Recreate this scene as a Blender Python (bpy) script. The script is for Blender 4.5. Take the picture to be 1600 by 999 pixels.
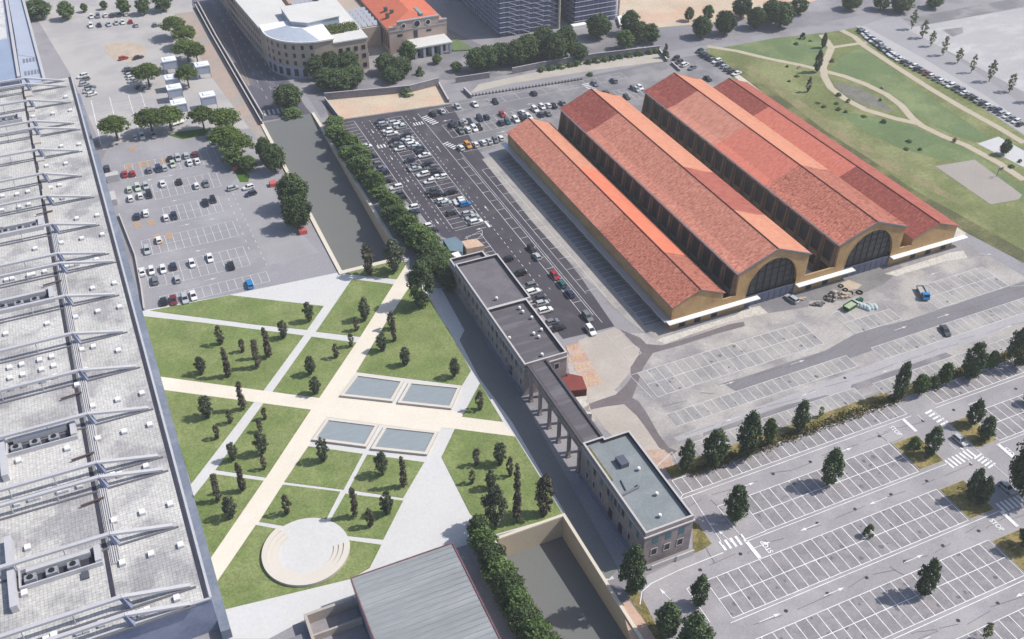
import bpy, math, random
from math import radians, sin, cos, pi, sqrt, atan2
from mathutils import Vector, Matrix
from mathutils.geometry import tessellate_polygon
random.seed(7)
for o in list(bpy.data.objects): bpy.data.objects.remove(o)
sc = bpy.context.scene
COL = sc.collection

# ------------------------------------------------------------------ camera, sky, sun
F, TH, HC, AZ = 1529.5, radians(38.228), 170.44, radians(24.0)
cam = bpy.data.cameras.new("camera"); camo = bpy.data.objects.new("camera", cam); COL.objects.link(camo)
camo.location = (0, 0, HC); camo.rotation_euler = (pi/2-TH, 0, -AZ)
cam.sensor_width = 36; cam.lens = F/1600*36; cam.clip_start = 1; cam.clip_end = 6000
sc.camera = camo
SUN_EL = radians(50); SD = Vector((-0.966*cos(SUN_EL), 0.26*cos(SUN_EL), -sin(SUN_EL)))
w = bpy.data.worlds.new("World"); sc.world = w; w.use_nodes = True
nt = w.node_tree; nt.nodes.clear()
sky = nt.nodes.new('ShaderNodeTexSky'); sky.sky_type = 'NISHITA'; sky.sun_disc = False
sky.sun_elevation = SUN_EL; sky.sun_rotation = radians(105); sky.air_density = 1.0; sky.dust_density = 1.5
bg = nt.nodes.new('ShaderNodeBackground'); bg.inputs[1].default_value = 0.125
ow = nt.nodes.new('ShaderNodeOutputWorld'); nt.links.new(sky.outputs[0], bg.inputs[0]); nt.links.new(bg.outputs[0], ow.inputs[0])
sl = bpy.data.lights.new("sun", 'SUN'); sl.energy = 4.2; sl.angle = radians(0.6); sl.color = (1.0, 0.95, 0.87)
so = bpy.data.objects.new("sun", sl); COL.objects.link(so); so.location = (200, 50, 300)
so.rotation_euler = SD.to_track_quat('-Z', 'Y').to_euler()
sc.view_settings.view_transform = 'Standard'; sc.view_settings.look = 'None'; sc.view_settings.gamma = 1
sc.view_settings.exposure = 0.2
sc.cycles.max_bounces = 5; sc.cycles.diffuse_bounces = 3; sc.cycles.glossy_bounces = 2; sc.cycles.transmission_bounces = 2
sc.cycles.transparent_max_bounces = 4

# ------------------------------------------------------------------ ground points: world X runs along the car park rows, Y along the halls
def W(u, v, z=0.0):
    x = (u-800)/F; y = -(v-499.5)/F
    t = (HC-z)/(sin(TH)-y*cos(TH)); X = x*t; Y = (y*sin(TH)+cos(TH))*t
    return (X*cos(AZ)+Y*sin(AZ), -X*sin(AZ)+Y*cos(AZ))
def MPP(v, z=0.0):
    y = -(v-499.5)/F
    return (HC-z)/(sin(TH)-y*cos(TH))/F
def P(pts, z=0.0): return [W(u, v, z) for u, v in pts]

# ------------------------------------------------------------------ materials
def s2l(c):
    out = []
    for x in c:
        x = x/255.0
        out.append(x/12.92 if x <= 0.04045 else ((x+0.055)/1.055)**2.4)
    return out
def S(r, g, b, k=1.5):
    return tuple(min(0.8, x/k) for x in s2l((r, g, b)))
MATS = {}
def _base(name, rough, spec=0.3, metal=0.0):
    m = bpy.data.materials.new(name); m.use_nodes = True; n = m.node_tree
    b = n.nodes['Principled BSDF']; b.inputs['Roughness'].default_value = rough
    b.inputs['Specular IOR Level'].default_value = spec; b.inputs['Metallic'].default_value = metal
    return m, n, b
def mat(name, c, var=.12, scale=.12, fvar=.10, fscale=2.5, rough=.9, spec=.2, metal=0, patch=None, pscale=.05, pcut=.55, bump=0, obj=False, brick=None, stretch=None):
    """two octaves of tone variation over the surface, an optional second colour in patches"""
    if name in MATS: return MATS[name]
    m, n, b = _base(name, rough, spec, metal); L = n.links
    if obj:
        tc = n.nodes.new('ShaderNodeTexCoord'); pos = tc.outputs['Object']
    else:
        g = n.nodes.new('ShaderNodeNewGeometry'); pos = g.outputs['Position']
    if stretch:
        mp = n.nodes.new('ShaderNodeMapping'); mp.inputs['Scale'].default_value = stretch
        L.new(pos, mp.inputs[0]); pos = mp.outputs[0]
    def noise(sca, det=3, rgh=.6):
        t = n.nodes.new('ShaderNodeTexNoise'); t.inputs['Scale'].default_value = sca
        t.inputs['Detail'].default_value = det; t.inputs['Roughness'].default_value = rgh
        L.new(pos, t.inputs['Vector']); return t.outputs[0]
    def rng(o, lo, hi, a=.3, z=.7):
        r = n.nodes.new('ShaderNodeMapRange'); r.inputs[1].default_value = a; r.inputs[2].default_value = z
        r.inputs[3].default_value = lo; r.inputs[4].default_value = hi; L.new(o, r.inputs[0]); return r.outputs[0]
    def mul(a, bb):
        q = n.nodes.new('ShaderNodeMath'); q.operation = 'MULTIPLY'; L.new(a, q.inputs[0]); L.new(bb, q.inputs[1]); return q.outputs[0]
    f1 = rng(noise(scale, 5), 1-var, 1+var); fo = noise(fscale, 2, .7); f2 = rng(fo, 1-fvar, 1+fvar)
    f = mul(f1, f2)
    rgb = n.nodes.new('ShaderNodeRGB'); rgb.outputs[0].default_value = (*c, 1); cs = rgb.outputs[0]
    if patch:
        mx = n.nodes.new('ShaderNodeMix'); mx.data_type = 'RGBA'
        L.new(rng(noise(pscale, 4, .6), 0, 1, pcut-.06, pcut+.06), mx.inputs[0]); L.new(cs, mx.inputs[6]); mx.inputs[7].default_value = (*patch, 1)
        cs = mx.outputs[2]
    if brick:
        bt = n.nodes.new('ShaderNodeTexBrick'); bt.inputs['Scale'].default_value = brick[0]; bt.offset = brick[3] if len(brick) > 3 else 0
        bt.inputs['Color1'].default_value = (1, 1, 1, 1); bt.inputs['Color2'].default_value = (.93, .93, .93, 1)
        bt.inputs['Mortar'].default_value = (brick[1],)*3+(1,); bt.inputs['Mortar Size'].default_value = brick[2]
        bt.inputs['Brick Width'].default_value = 1; bt.inputs['Row Height'].default_value = 1; bt.inputs['Mortar Smooth'].default_value = .3
        L.new(pos, bt.inputs['Vector'])
        mb = n.nodes.new('ShaderNodeMix'); mb.data_type = 'RGBA'; mb.blend_type = 'MULTIPLY'; mb.inputs[0].default_value = 1
        L.new(cs, mb.inputs[6]); L.new(bt.outputs[0], mb.inputs[7]); cs = mb.outputs[2]
    vm = n.nodes.new('ShaderNodeVectorMath'); vm.operation = 'SCALE'; L.new(cs, vm.inputs[0]); L.new(f, vm.inputs['Scale'])
    L.new(vm.outputs[0], b.inputs['Base Color'])
    if bump:
        bp = n.nodes.new('ShaderNodeBump'); bp.inputs['Strength'].default_value = bump; bp.inputs['Distance'].default_value = .2
        L.new(fo, bp.inputs['Height']); L.new(bp.outputs[0], b.inputs['Normal'])
    MATS[name] = m; return m
def ramp_mat(name, cols, scale, rough=.9, detail=3, obj=False, stretch=None, lo=.32, hi=.68, fine=None):
    if name in MATS: return MATS[name]
    m, n, b = _base(name, rough, .15); L = n.links
    if obj:
        tc = n.nodes.new('ShaderNodeTexCoord'); pos = tc.outputs['Object']
    else:
        g = n.nodes.new('ShaderNodeNewGeometry'); pos = g.outputs['Position']
    if stretch:
        mp = n.nodes.new('ShaderNodeMapping'); mp.inputs['Scale'].default_value = stretch; L.new(pos, mp.inputs[0]); pos = mp.outputs[0]
    t = n.nodes.new('ShaderNodeTexNoise'); t.inputs['Scale'].default_value = scale; t.inputs['Detail'].default_value = detail
    L.new(pos, t.inputs['Vector'])
    r = n.nodes.new('ShaderNodeValToRGB'); e = r.color_ramp.elements
    k = len(cols)
    e[0].position = lo; e[0].color = (*cols[0], 1); e[1].position = hi; e[1].color = (*cols[-1], 1)
    for i in range(1, k-1):
        q = e.new(lo+(hi-lo)*i/(k-1)); q.color = (*cols[i], 1)
    L.new(t.outputs[0], r.inputs[0]); out = r.outputs[0]
    if fine:
        t2 = n.nodes.new('ShaderNodeTexNoise'); t2.inputs['Scale'].default_value = fine[0]; t2.inputs['Detail'].default_value = 2
        L.new(pos, t2.inputs['Vector'])
        mr = n.nodes.new('ShaderNodeMapRange'); mr.inputs[1].default_value = .3; mr.inputs[2].default_value = .7
        mr.inputs[3].default_value = 1-fine[1]; mr.inputs[4].default_value = 1+fine[1]; L.new(t2.outputs[0], mr.inputs[0])
        vm = n.nodes.new('ShaderNodeVectorMath'); vm.operation = 'SCALE'; L.new(out, vm.inputs[0]); L.new(mr.outputs[0], vm.inputs['Scale']); out = vm.outputs[0]
    L.new(out, b.inputs['Base Color']); MATS[name] = m; return m
def flat(name, c, rough=.5, spec=.4, metal=0, coat=0):
    if name in MATS: return MATS[name]
    m, n, b = _base(name, rough, spec, metal); b.inputs['Base Color'].default_value = (*c, 1)
    b.inputs['Coat Weight'].default_value = coat
    MATS[name] = m; return m
def leaf_mat(name, cols):
    m, n, b = _base(name, .75, .15); L = n.links
    g = n.nodes.new('ShaderNodeNewGeometry'); r = n.nodes.new('ShaderNodeValToRGB'); e = r.color_ramp.elements
    e[0].position = 0; e[0].color = (*cols[0], 1); e[1].position = 1; e[1].color = (*cols[-1], 1)
    for i in range(1, len(cols)-1):
        q = e.new(i/(len(cols)-1)); q.color = (*cols[i], 1)
    oi = n.nodes.new('ShaderNodeObjectInfo')
    mm = n.nodes.new('ShaderNodeMath'); mm.operation = 'MULTIPLY_ADD'; mm.inputs[1].default_value = .35; mm.inputs[2].default_value = -.1
    L.new(oi.outputs['Random'], mm.inputs[0])
    ad = n.nodes.new('ShaderNodeMath'); ad.operation = 'MULTIPLY_ADD'; ad.inputs[1].default_value = .75
    L.new(g.outputs['Random Per Island'], ad.inputs[0]); L.new(mm.outputs[0], ad.inputs[2])
    L.new(ad.outputs[0], r.inputs[0]); L.new(r.outputs[0], b.inputs['Base Color'])
    MATS[name] = m; return m

# ------------------------------------------------------------------ mesh helpers
class MB:
    def __init__(s): s.v = []; s.f = []; s.m = []; s.cur = 0
    def add(s, vs, fs):
        k = len(s.v); s.v += [tuple(p) for p in vs]
        for f in fs: s.f.append([i+k for i in f]); s.m.append(s.cur)
    def box(s, x0, y0, z0, x1, y1, z1):
        s.add([(x0,y0,z0),(x1,y0,z0),(x1,y1,z0),(x0,y1,z0),(x0,y0,z1),(x1,y0,z1),(x1,y1,z1),(x0,y1,z1)],
              [(3,2,1,0),(4,5,6,7),(0,1,5,4),(1,2,6,5),(2,3,7,6),(3,0,4,7)]); return s
    def quad(s, a, b, c, d): s.add([a, b, c, d], [(0,1,2,3)]); return s
    def flat(s, pts, z):
        vs = [Vector((x, y, 0)) for x, y in pts]
        tr = tessellate_polygon([vs])
        out = []
        for t in tr:
            a, b, c = [vs[i] for i in t]
            if (b-a).cross(c-a).z < 0: t = (t[0], t[2], t[1])
            out.append(t)
        s.add([(x, y, z) for x, y in pts], out); return s
    def prism(s, pts, z0, z1):
        a = sum(pts[i][0]*pts[(i+1) % len(pts)][1]-pts[(i+1) % len(pts)][0]*pts[i][1] for i in range(len(pts)))
        if a < 0: pts = pts[::-1]
        s.flat(pts, z1); n = len(pts)
        s.add([(x, y, z0) for x, y in pts]+[(x, y, z1) for x, y in pts], [(i, (i+1) % n, (i+1) % n+n, i+n) for i in range(n)]); return s
    def tube(s, p, q, r, n=6, r2=None):
        p = Vector(p); q = Vector(q); d = q-p
        if d.length < 1e-6: return s
        r2 = r if r2 is None else r2
        a = d.normalized().orthogonal().normalized(); b = d.normalized().cross(a)
        vs = [p+(a*cos(2*pi*i/n)+b*sin(2*pi*i/n))*r for i in range(n)]+[q+(a*cos(2*pi*i/n)+b*sin(2*pi*i/n))*r2 for i in range(n)]
        s.add(vs, [(i, (i+1) % n, (i+1) % n+n, i+n) for i in range(n)]+[tuple(range(n))[::-1], tuple(range(n, 2*n))]); return s
    def beam(s, p, q, w, h):
        """rectangular bar from p to q, width w (horizontal), height h (in the bar's own up direction)"""
        p = Vector(p); q = Vector(q); d = (q-p).normalized()
        if abs(d.z) > .98: a = Vector((1,0,0)); b = d.cross(a).normalized()
        else: a = d.cross(Vector((0,0,1))).normalized(); b = a.cross(d).normalized()
        a = a*w/2; b = b*h/2
        vs = [p-a-b, p+a-b, p+a+b, p-a+b, q-a-b, q+a-b, q+a+b, q-a+b]
        s.add(vs, [(0,1,2,3),(7,6,5,4),(0,4,5,1),(1,5,6,2),(2,6,7,3),(3,7,4,0)]); return s
    def line(s, a, b, w, z):
        dx, dy = b[0]-a[0], b[1]-a[1]; l = math.hypot(dx, dy) or 1; nx, ny = -dy/l*w/2, dx/l*w/2
        s.add([(a[0]-nx,a[1]-ny,z),(b[0]-nx,b[1]-ny,z),(b[0]+nx,b[1]+ny,z),(a[0]+nx,a[1]+ny,z)], [(0,1,2,3)]); return s
    def polyline(s, pts, w, z):
        for a, b in zip(pts, pts[1:]): s.line(a, b, w, z)
        return s
    def mesh(s, name, mats, off=(0,0,0), smooth=False):
        me = bpy.data.meshes.new(name)
        me.from_pydata([(x-off[0], y-off[1], z-off[2]) for x, y, z in s.v], [], s.f)
        for m in (mats if isinstance(mats, (list, tuple)) else [mats]): me.materials.append(m)
        me.polygons.foreach_set('material_index', s.m)
        if smooth: me.polygons.foreach_set('use_smooth', [True]*len(s.f))
        me.update(); return me
def link(name, me, parent=None, loc=(0,0,0)):
    o = bpy.data.objects.new(name, me); COL.objects.link(o); o.location = loc
    if parent: o.parent = parent
    return o
def tag(o, label=None, cat=None, group=None, kind=None):
    if label: o['label'] = label
    if cat: o['category'] = cat
    if group: o['group'] = group
    if kind: o['kind'] = kind
    return o
def empty(name, loc, label, cat, group=None, rz=0):
    o = bpy.data.objects.new(name, None); COL.objects.link(o); o.location = loc; o.rotation_euler.z = rz
    o.empty_display_size = .5
    return tag(o, label, cat, group)
def origin_of(o):
    x = y = z = 0
    while o: x += o.location.x; y += o.location.y; z += o.location.z; o = o.parent
    return (x, y, z)
def part(name, mb, mats, parent, smooth=False):
    return link(name, mb.mesh(name, mats, origin_of(parent), smooth), parent)
def struct(name, mb, mats, kind='structure'):
    o = link(name, mb.mesh(name, mats)); o['kind'] = kind; return o
def solo(name, mb, mats, label, cat, group=None):
    xs = [p[0] for p in mb.v]; ys = [p[1] for p in mb.v]; c = (sum(xs)/len(xs), sum(ys)/len(ys), min(p[2] for p in mb.v))
    o = link(name, mb.mesh(name, mats, c), None, c); return tag(o, label, cat, group)
ORD = "first second third fourth fifth sixth seventh eighth ninth tenth eleventh twelfth thirteenth fourteenth fifteenth sixteenth seventeenth eighteenth nineteenth twentieth".split()
def ordn(i):
    if i < 20: return ORD[i]
    t = {2: 'twenty', 3: 'thirty', 4: 'forty'}[(i+1)//10]; r = (i+1) % 10
    return t+'-'+ORD[r-1] if r else {20: 'twentieth', 30: 'thirtieth', 40: 'fortieth'}[i+1]
def rect(x0, y0, x1, y1): return [(x0,y0),(x1,y0),(x1,y1),(x0,y1)]

# ------------------------------------------------------------------ colours of the place
ASPH = mat('asphalt_light', S(172,169,174), .07, .05, .10, 1.6, patch=S(158,154,160), pscale=.045, pcut=.56)
ASPR = mat('asphalt_car_park', S(178,174,179), .08, .07, .11, 2.2, patch=S(190,186,189), pscale=.09, pcut=.52)
ASPD = mat('asphalt_dark', S(90,86,95), .12, .06, .15, 2.0, patch=S(106,102,108), pscale=.08, pcut=.58)
ASPM = mat('asphalt_mid', S(148,146,151), .11, .07, .13, 1.8, patch=S(166,163,165), pscale=.07, pcut=.54)
ASPL = mat('asphalt_left_lot', S(172,170,176), .06, .06, .10, 1.6, patch=S(185,183,188), pscale=.04, pcut=.55)
APRON = mat('concrete_apron', S(200,194,190), .15, .10, .15, 1.5, patch=S(170,166,168), pscale=.06, pcut=.52)
BEIGE = mat('concrete_beige', S(203,193,184), .06, .08, .08, 1.5, patch=S(214,205,197), pscale=.06, pcut=.55)
TRENCH = mat('trench_asphalt', S(134,126,129), .10, .25, .12, 1.5)
STREET = mat('street_asphalt', S(156,153,160), .13, .07, .12, 1.4, patch=S(178,174,178), pscale=.03, pcut=.55)
AVENUE = mat('avenue_asphalt', S(112,111,124), .14, .05, .08, 1.2, stretch=(2.5,.4,1), patch=S(132,130,142), pscale=.05, pcut=.55)
SAND = mat('sand_soil', S(226,208,184), .10, .08, .12, 1.2, patch=S(232,200,176), pscale=.06, pcut=.52)
PAVE = mat('park_paving', S(236,235,234), .03, .1, .05, 1.2, patch=S(236,236,238), pscale=.12, pcut=.6)
CREAM = mat('cream_path', S(250,240,224,1.4), .03, .15, .04, 1.5, patch=S(252,244,232,1.4), pscale=.1, pcut=.62)
LAWN = mat('lawn_grass', S(134,151,92), .13, .12, .30, 2.2, rough=1, patch=S(148,160,104), pscale=.11, pcut=.5)
GRASSF = mat('meadow_grass', S(132,140,92), .14, .05, .20, .8, rough=1, patch=S(156,160,112), pscale=.045, pcut=.53)
GRASSG = mat('green_grass', S(122,142,98), .12, .06, .16, .9, rough=1, patch=S(146,158,112), pscale=.05, pcut=.57)
DRY = mat('dry_grass', S(164,148,100), .25, .35, .35, 2.2, rough=1, patch=S(128,122,74), pscale=.3, pcut=.5)
GRAVEL = mat('gravel_path', S(212,200,178), .05, .2, .08, 1.5)
ROADG = mat('new_road_grey', S(146,147,146), .05, .06, .10, 2.5)
RAMPG = mat('ramp_floor_grey', S(120,122,122,1.25), .03, .06, .10, 5.0)
CREAMW = mat('ramp_wall_cream', S(222,208,186), .03, .1, .10, 3.0)
CREAMT = flat('ramp_coping_cream', S(248,238,220), .8, .1)
WHITE = flat('white_paint', (.78,.78,.78), .6, .2)
LINE = mat('worn_road_paint', (.72,.72,.73), .16, .3, .12, 3)
LINEF = mat('faded_road_paint', (.56,.55,.55), .18, .25, .12, 3)
ORANGEP = mat('orange_bay_paint', S(240,190,130), .12, .5, .2, 4)
TILE = lambda nm, cols, sc_=1.1: ramp_mat(nm, cols, sc_, fine=(5.5, .13), stretch=(.5,1.25,1), lo=.28, hi=.72)  # west-slope tile colours raised against weaker sun; sunny east copies toned down
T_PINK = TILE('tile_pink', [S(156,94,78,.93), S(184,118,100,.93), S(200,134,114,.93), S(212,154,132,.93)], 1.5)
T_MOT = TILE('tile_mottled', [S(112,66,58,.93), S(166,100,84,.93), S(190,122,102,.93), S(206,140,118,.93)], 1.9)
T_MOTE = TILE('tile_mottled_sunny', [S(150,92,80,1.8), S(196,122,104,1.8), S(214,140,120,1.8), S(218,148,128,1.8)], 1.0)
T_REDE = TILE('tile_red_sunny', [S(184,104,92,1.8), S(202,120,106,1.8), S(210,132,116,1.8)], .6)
T_DARK = TILE('tile_dark', [S(128,66,58,1), S(144,78,70,1), S(156,88,78,1), S(180,112,96,1)], 1.3)
T_PALE = TILE('tile_pale', [S(216,144,116,1.5), S(226,158,130,1.5), S(230,168,142,1.5)], .8)
T_NEW = ramp_mat('tile_new_orange', [S(234,138,110,1.5), S(242,148,118,1.5)], .3, fine=(3, .04))
T_RED = TILE('tile_red', [S(190,108,90,.93), S(202,120,102,.93), S(212,134,116,.93)], 1.2)
OCHRE = mat('ochre_plaster', S(208,172,124), .10, .2, .10, 1.5, patch=S(192,152,106), pscale=.12, pcut=.56)
TAN = mat('ochre_shaded_side', S(196,176,142), .10, .3, .10, 2)
DGLASS = mat('dark_glazing', (.028,.030,.036), .3, .5, .2, 3, rough=.35, spec=.5)
ZINC = mat('zinc_sheet', S(214,220,234,1.2), .04, .4, .04, 3, rough=.4, spec=.5, metal=.6)
WCAN = mat('white_canopy', (.76,.76,.75), .03, .3, .03, 3)
GUTTER = mat('gutter_grey', S(150,148,156), .08, .5, .05, 3, rough=.6)
MULL = flat('dark_mullion', (.012,.012,.014), .6)
PARK_OBJ = []

# ------------------------------------------------------------------ ground (one sheet, cut out where the two ramps go down)
UR = (50.9, 239.6, 69.6, 345.5)       # upper ramp: x0,y0,x1,y1
LR = (53.0, 40.0, 69.3, 127.6)        # lower ramp
g = MB()
FAR = 1490
g.flat(rect(-FAR,-FAR,UR[0],FAR), 0); g.flat(rect(UR[2],-FAR,FAR,FAR), 0)
g.flat(rect(UR[0],-FAR,UR[2],LR[1]), 0); g.flat(rect(UR[0],LR[1],LR[0],LR[3]), 0); g.flat(rect(LR[2],LR[1],UR[2],LR[3]), 0)
g.flat(rect(UR[0],LR[3],UR[2],UR[1]), 0); g.flat(rect(UR[0],UR[3],UR[2],FAR), 0)
struct('ground', g, ASPH)
_z = [0.0]
def lay(name, pts, m, z=None, px=True, kind='structure'):
    """a thin surface laid on the ground"""
    b = MB(); b.flat(P(pts) if px else pts, z); return struct(name, b, m, kind)
# ---- surfaces, each a little above the one below
lay('street', rect(72,340.5,420,372), STREET, .02, False)
lay('street', [(300,-40),(372,-40),(372,0),(478,168),(487,178),(408,190),(300,8)], AVENUE, .03)
lay('forecourt_paving', [(590,20),(640,-10),(700,45),(760,75),(900,60),(1010,20),(1040,60),(900,110),(700,125),(560,125)], ASPM, .025)
lay('construction_ground', [(965,30),(960,-30),(1400,-30),(1280,0),(1170,28),(1090,38),(1010,45),(975,45)], SAND, .045)
lay('sand_lot', [(511,157),(686,131),(702,162),(531,187)], SAND, .06)
lay('sand_strip', [(748,132),(900,100),(1035,84),(1040,96),(930,110),(800,131),(735,146)], mat('sand_strip_soil', S(206,198,188), .10,.1,.12,1.5), .06)
lay('asphalt_car_park', [(506,160),(531,188),(705,163),(712,176),(742,228),(800,300),(905,430),(960,510),(915,522),(880,530),(770,400),(690,370),(560,240),(515,185)], ASPD, .03)
lay('asphalt_car_park', rect(108,291,236,333), ASPM, .025, False)
lay('concrete_strip', [(753,249),(775,243),(800,262),(1052,520),(1025,532),(1000,516),(965,487),(935,455),(880,400),(830,345)], mat('concrete_strip_pale', S(196,190,184), .12,.06,.1,1.5, patch=S(170,165,164), pscale=.12, pcut=.55), .05)
lay('stall_strip', rect(120.6,180,126.0,284.5), ASPM, .06, False)
lay('concrete_apron', [(920,520),(1052,522),(1190,480),(1480,385),(1510,380),(1600,432),(1600,545),(1080,700),(1030,735),(900,640),(885,560)], APRON, .035)
lay('concrete_apron', [(905,532),(960,512),(1005,535),(1000,565),(960,610),(1000,640),(1050,715),(1050,735),(1000,735),(930,650),(890,560)], BEIGE, .045)
lay('dark_asphalt_patch', [(1100,672),(1215,640),(1240,628),(1300,612),(1380,585),(1475,550),(1488,556),(1455,572),(1400,590),(1260,636),(1120,676),(1098,682)], ASPM, .05)
lay('dark_asphalt_patch', [(1130,600),(1290,548),(1340,520),(1420,500),(1600,440),(1600,470),(1400,535),(1300,570),(1150,612)], mat('asphalt_patch_mid', S(148,145,150),.1,.06,.1,1.5), .05)
lay('dark_asphalt_patch', [(1140,475),(1190,465),(1270,455),(1262,480),(1200,490),(1180,492)], ASPM, .055)
lay('dark_asphalt_patch', [(1225,445),(1330,425),(1400,405),(1410,420),(1380,445),(1320,470),(1250,470)], mat('asphalt_oily', S(150,147,148),.16,.15,.12,1.5), .053)
lay('trench_strip', [(969,515),(1000,528),(1010,538),(1035,540),(1080,527),(1140,507),(1162,503),(1164,510),(1120,522),(1060,541),(1020,552),(1005,575),(996,600),(988,622),(998,628),(1010,645),(1030,680),(1045,700),(1058,705),(1050,712),(1030,700),(1010,670),(995,650),(975,632),(945,636),(915,642),(908,636),(935,626),(962,617),(975,605),(986,592),(985,575),(998,555),(1000,545),(985,535)], TRENCH, .06)
lay('light_kerb_strip', [(1027,533),(1035,528),(1150,492),(1160,485),(1172,480),(1186,487),(1178,494),(1140,503),(1080,523),(1040,538)], mat('broken_concrete_edge', S(226,220,212),.12,.5,.2,2), .065)
lay('light_kerb_strip', [(1382,428),(1486,395),(1505,392),(1512,404),(1480,408),(1400,432)], mat('broken_concrete_edge', (0,0,0)), .065)
lay('light_kerb_strip', [(1172,482),(1187,478),(1200,490),(1182,494)], mat('broken_concrete_edge', (0,0,0)), .067)
# worn light bands on the apron
lay('worn_light_band', [(1250,612),(1600,478),(1600,502),(1490,547),(1330,602),(1328,620),(1290,618),(1225,634),(1060,690),(1052,684)], mat('worn_concrete_band', S(196,193,196),.07,.1,.1,1.8), .058)
# car park east of the gatehouse
lay('asphalt_car_park', [(1050,735),(1600,540),(1600,1100),(960,1100),(1000,960),(1010,900),(1085,865),(1078,800)], ASPR, .035)
# left lot
lay('asphalt_car_park', [(160,250),(232,490),(358,462),(535,425),(470,300),(420,255),(400,200),(170,225)], ASPL, .03)
lay('pale_yard', [(112,120),(40,0),(300,0),(410,190),(410,205),(160,235)], mat('pale_yard_asphalt', S(196,193,194), .05,.05,.07,1.5, patch=S(206,202,200), pscale=.05, pcut=.5), .028)
lay('bare_verge', [(272,22),(305,18),(330,62),(412,195),(440,250),(425,250),(375,180),(330,120),(295,60)], mat('verge_soil', S(206,184,172),.12,.12,.12,1.5, patch=S(184,176,168), pscale=.12, pcut=.5), .05)
lay('rubble_patch', [(164,70),(200,66),(228,72),(226,90),(205,98),(180,96),(165,82)], mat('rubble_soil', S(214,196,178),.15,.3,.2,2), .05)
lay('green_verge', [(365,265),(377,262),(390,275),(388,285),(375,285)], mat('green_verge_grass', S(84,118,44),.1,.2,.3,2), .055)
lay('green_verge', [(264,212),(280,206),(330,200),(320,212),(285,218)], mat('green_verge_grass', (0,0,0)), .055)
lay('paved_island', [(362,285),(405,258),(428,300),(442,335),(500,395),(420,415),(360,300)], mat('paved_island_surface', S(180,178,182),.08,.1,.1,2), .04)
lay('terracotta_paving', [(970,943),(982,938),(1030,1000),(985,1000)], mat('terracotta_paving_surface', S(224,190,168),.06,.3,.1,3), .05)
lay('dry_verge', [(981,930),(998,925),(1025,975),(1040,1000),(1025,1000)], DRY, .06)
lay('dry_verge', [(1082,815),(1092,820),(1112,850),(1100,858),(1083,866)], DRY, .06)

lay('terracotta_paving', [(884,541),(905,536),(944,600),(912,607)], mat('faded_terracotta', S(220,196,178), .12,.3,.15,2, patch=S(204,170,154), pscale=.3, pcut=.52), .07)
lay('terracotta_paving', [(1008,703),(1038,703),(1056,728),(1034,736)], mat('faded_terracotta', (0,0,0)), .07)
# ---- the park: paving, cream paths, lawns
lay('park_paving', [(222,486),(350,463),(535,425),(607,410),(640,402),(640,420),(672,450),(692,451),(700,470),(726,517),(720,530),(752,592),(800,660),(872,782),(960,905),(948,908),(881,808),(772,838),(716,856),(548,909),(556,935),(520,945),(420,999),(352,999),(300,765),(250,590)], PAVE, .08)
lay('park_path', [(329,874),(416,747),(486,641),(499,623),(563,527),(620,437),(638,408),(640,449),(606,500),(557,582),(530,620),(485,692),(482,698),(400,824),(340,911)], CREAM, .10)
lay('park_path', [(250,589),(412,611),(499,623),(530,620),(612,631),(705,642),(786,660),(806,684),(711,671),(690,669),(686,676),(510,652),(486,641),(397,629),(255,611)], CREAM, .12)
LAWNS = {
 'sliver': [(235,486),(359,462),(506,479),(480,516),(400,508),(317,497),(262,490)],
 'west': [(225,495),(317,505),(475,525),(412,611),(250,589)],
 'mid': [(487,527),(557,536),(499,622),(426,613)],
 'ntop': [(550,437),(615,445),(563,527),(494,519)],
 'apex': [(535,428),(607,411),(637,410),(620,437)],
 'north': [(640,449),(660,452),(671,467),(689,500),(700,515),(736,580),(722,603),(557,582),(606,500)],
 'wedge': [(750,600),(786,660),(722,652)],
 'south': [(711,671),(805,683),(880,805),(772,836),(735,804),(690,715)],
 'wlow': [(255,610),(397,629),(299,757)],
 'swmid': [(412,631),(486,641),(416,747),(337,735)],
 'swlow': [(331,741),(412,752),(329,873),(302,778)],
 'pl': [(482,698),(567,710),(537,766),(444,754)],
 'pr': [(574,711),(663,723),(630,779),(545,766)],
 'cl': [(442,758),(532,769),(508,816),(480,813),(447,823),(405,816)],
 'cr': [(540,772),(630,783),(599,844),(542,838),(514,818)],
 'amphi': [(400,821),(447,830),(545,845),(596,852),(578,888),(549,905),(351,953),(340,909)],
}
for k, pts in LAWNS.items():
    b = MB(); b.prism(P(pts), .09, .17); struct('lawn', b, LAWN)
lay('new_road', [(690,452),(708,453),(722,456),(745,500),(797,590),(960,878),(966,890),(952,905),(945,905),(870,780),(800,660),(748,590),(718,532),(726,516)], ROADG, .11)
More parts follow.
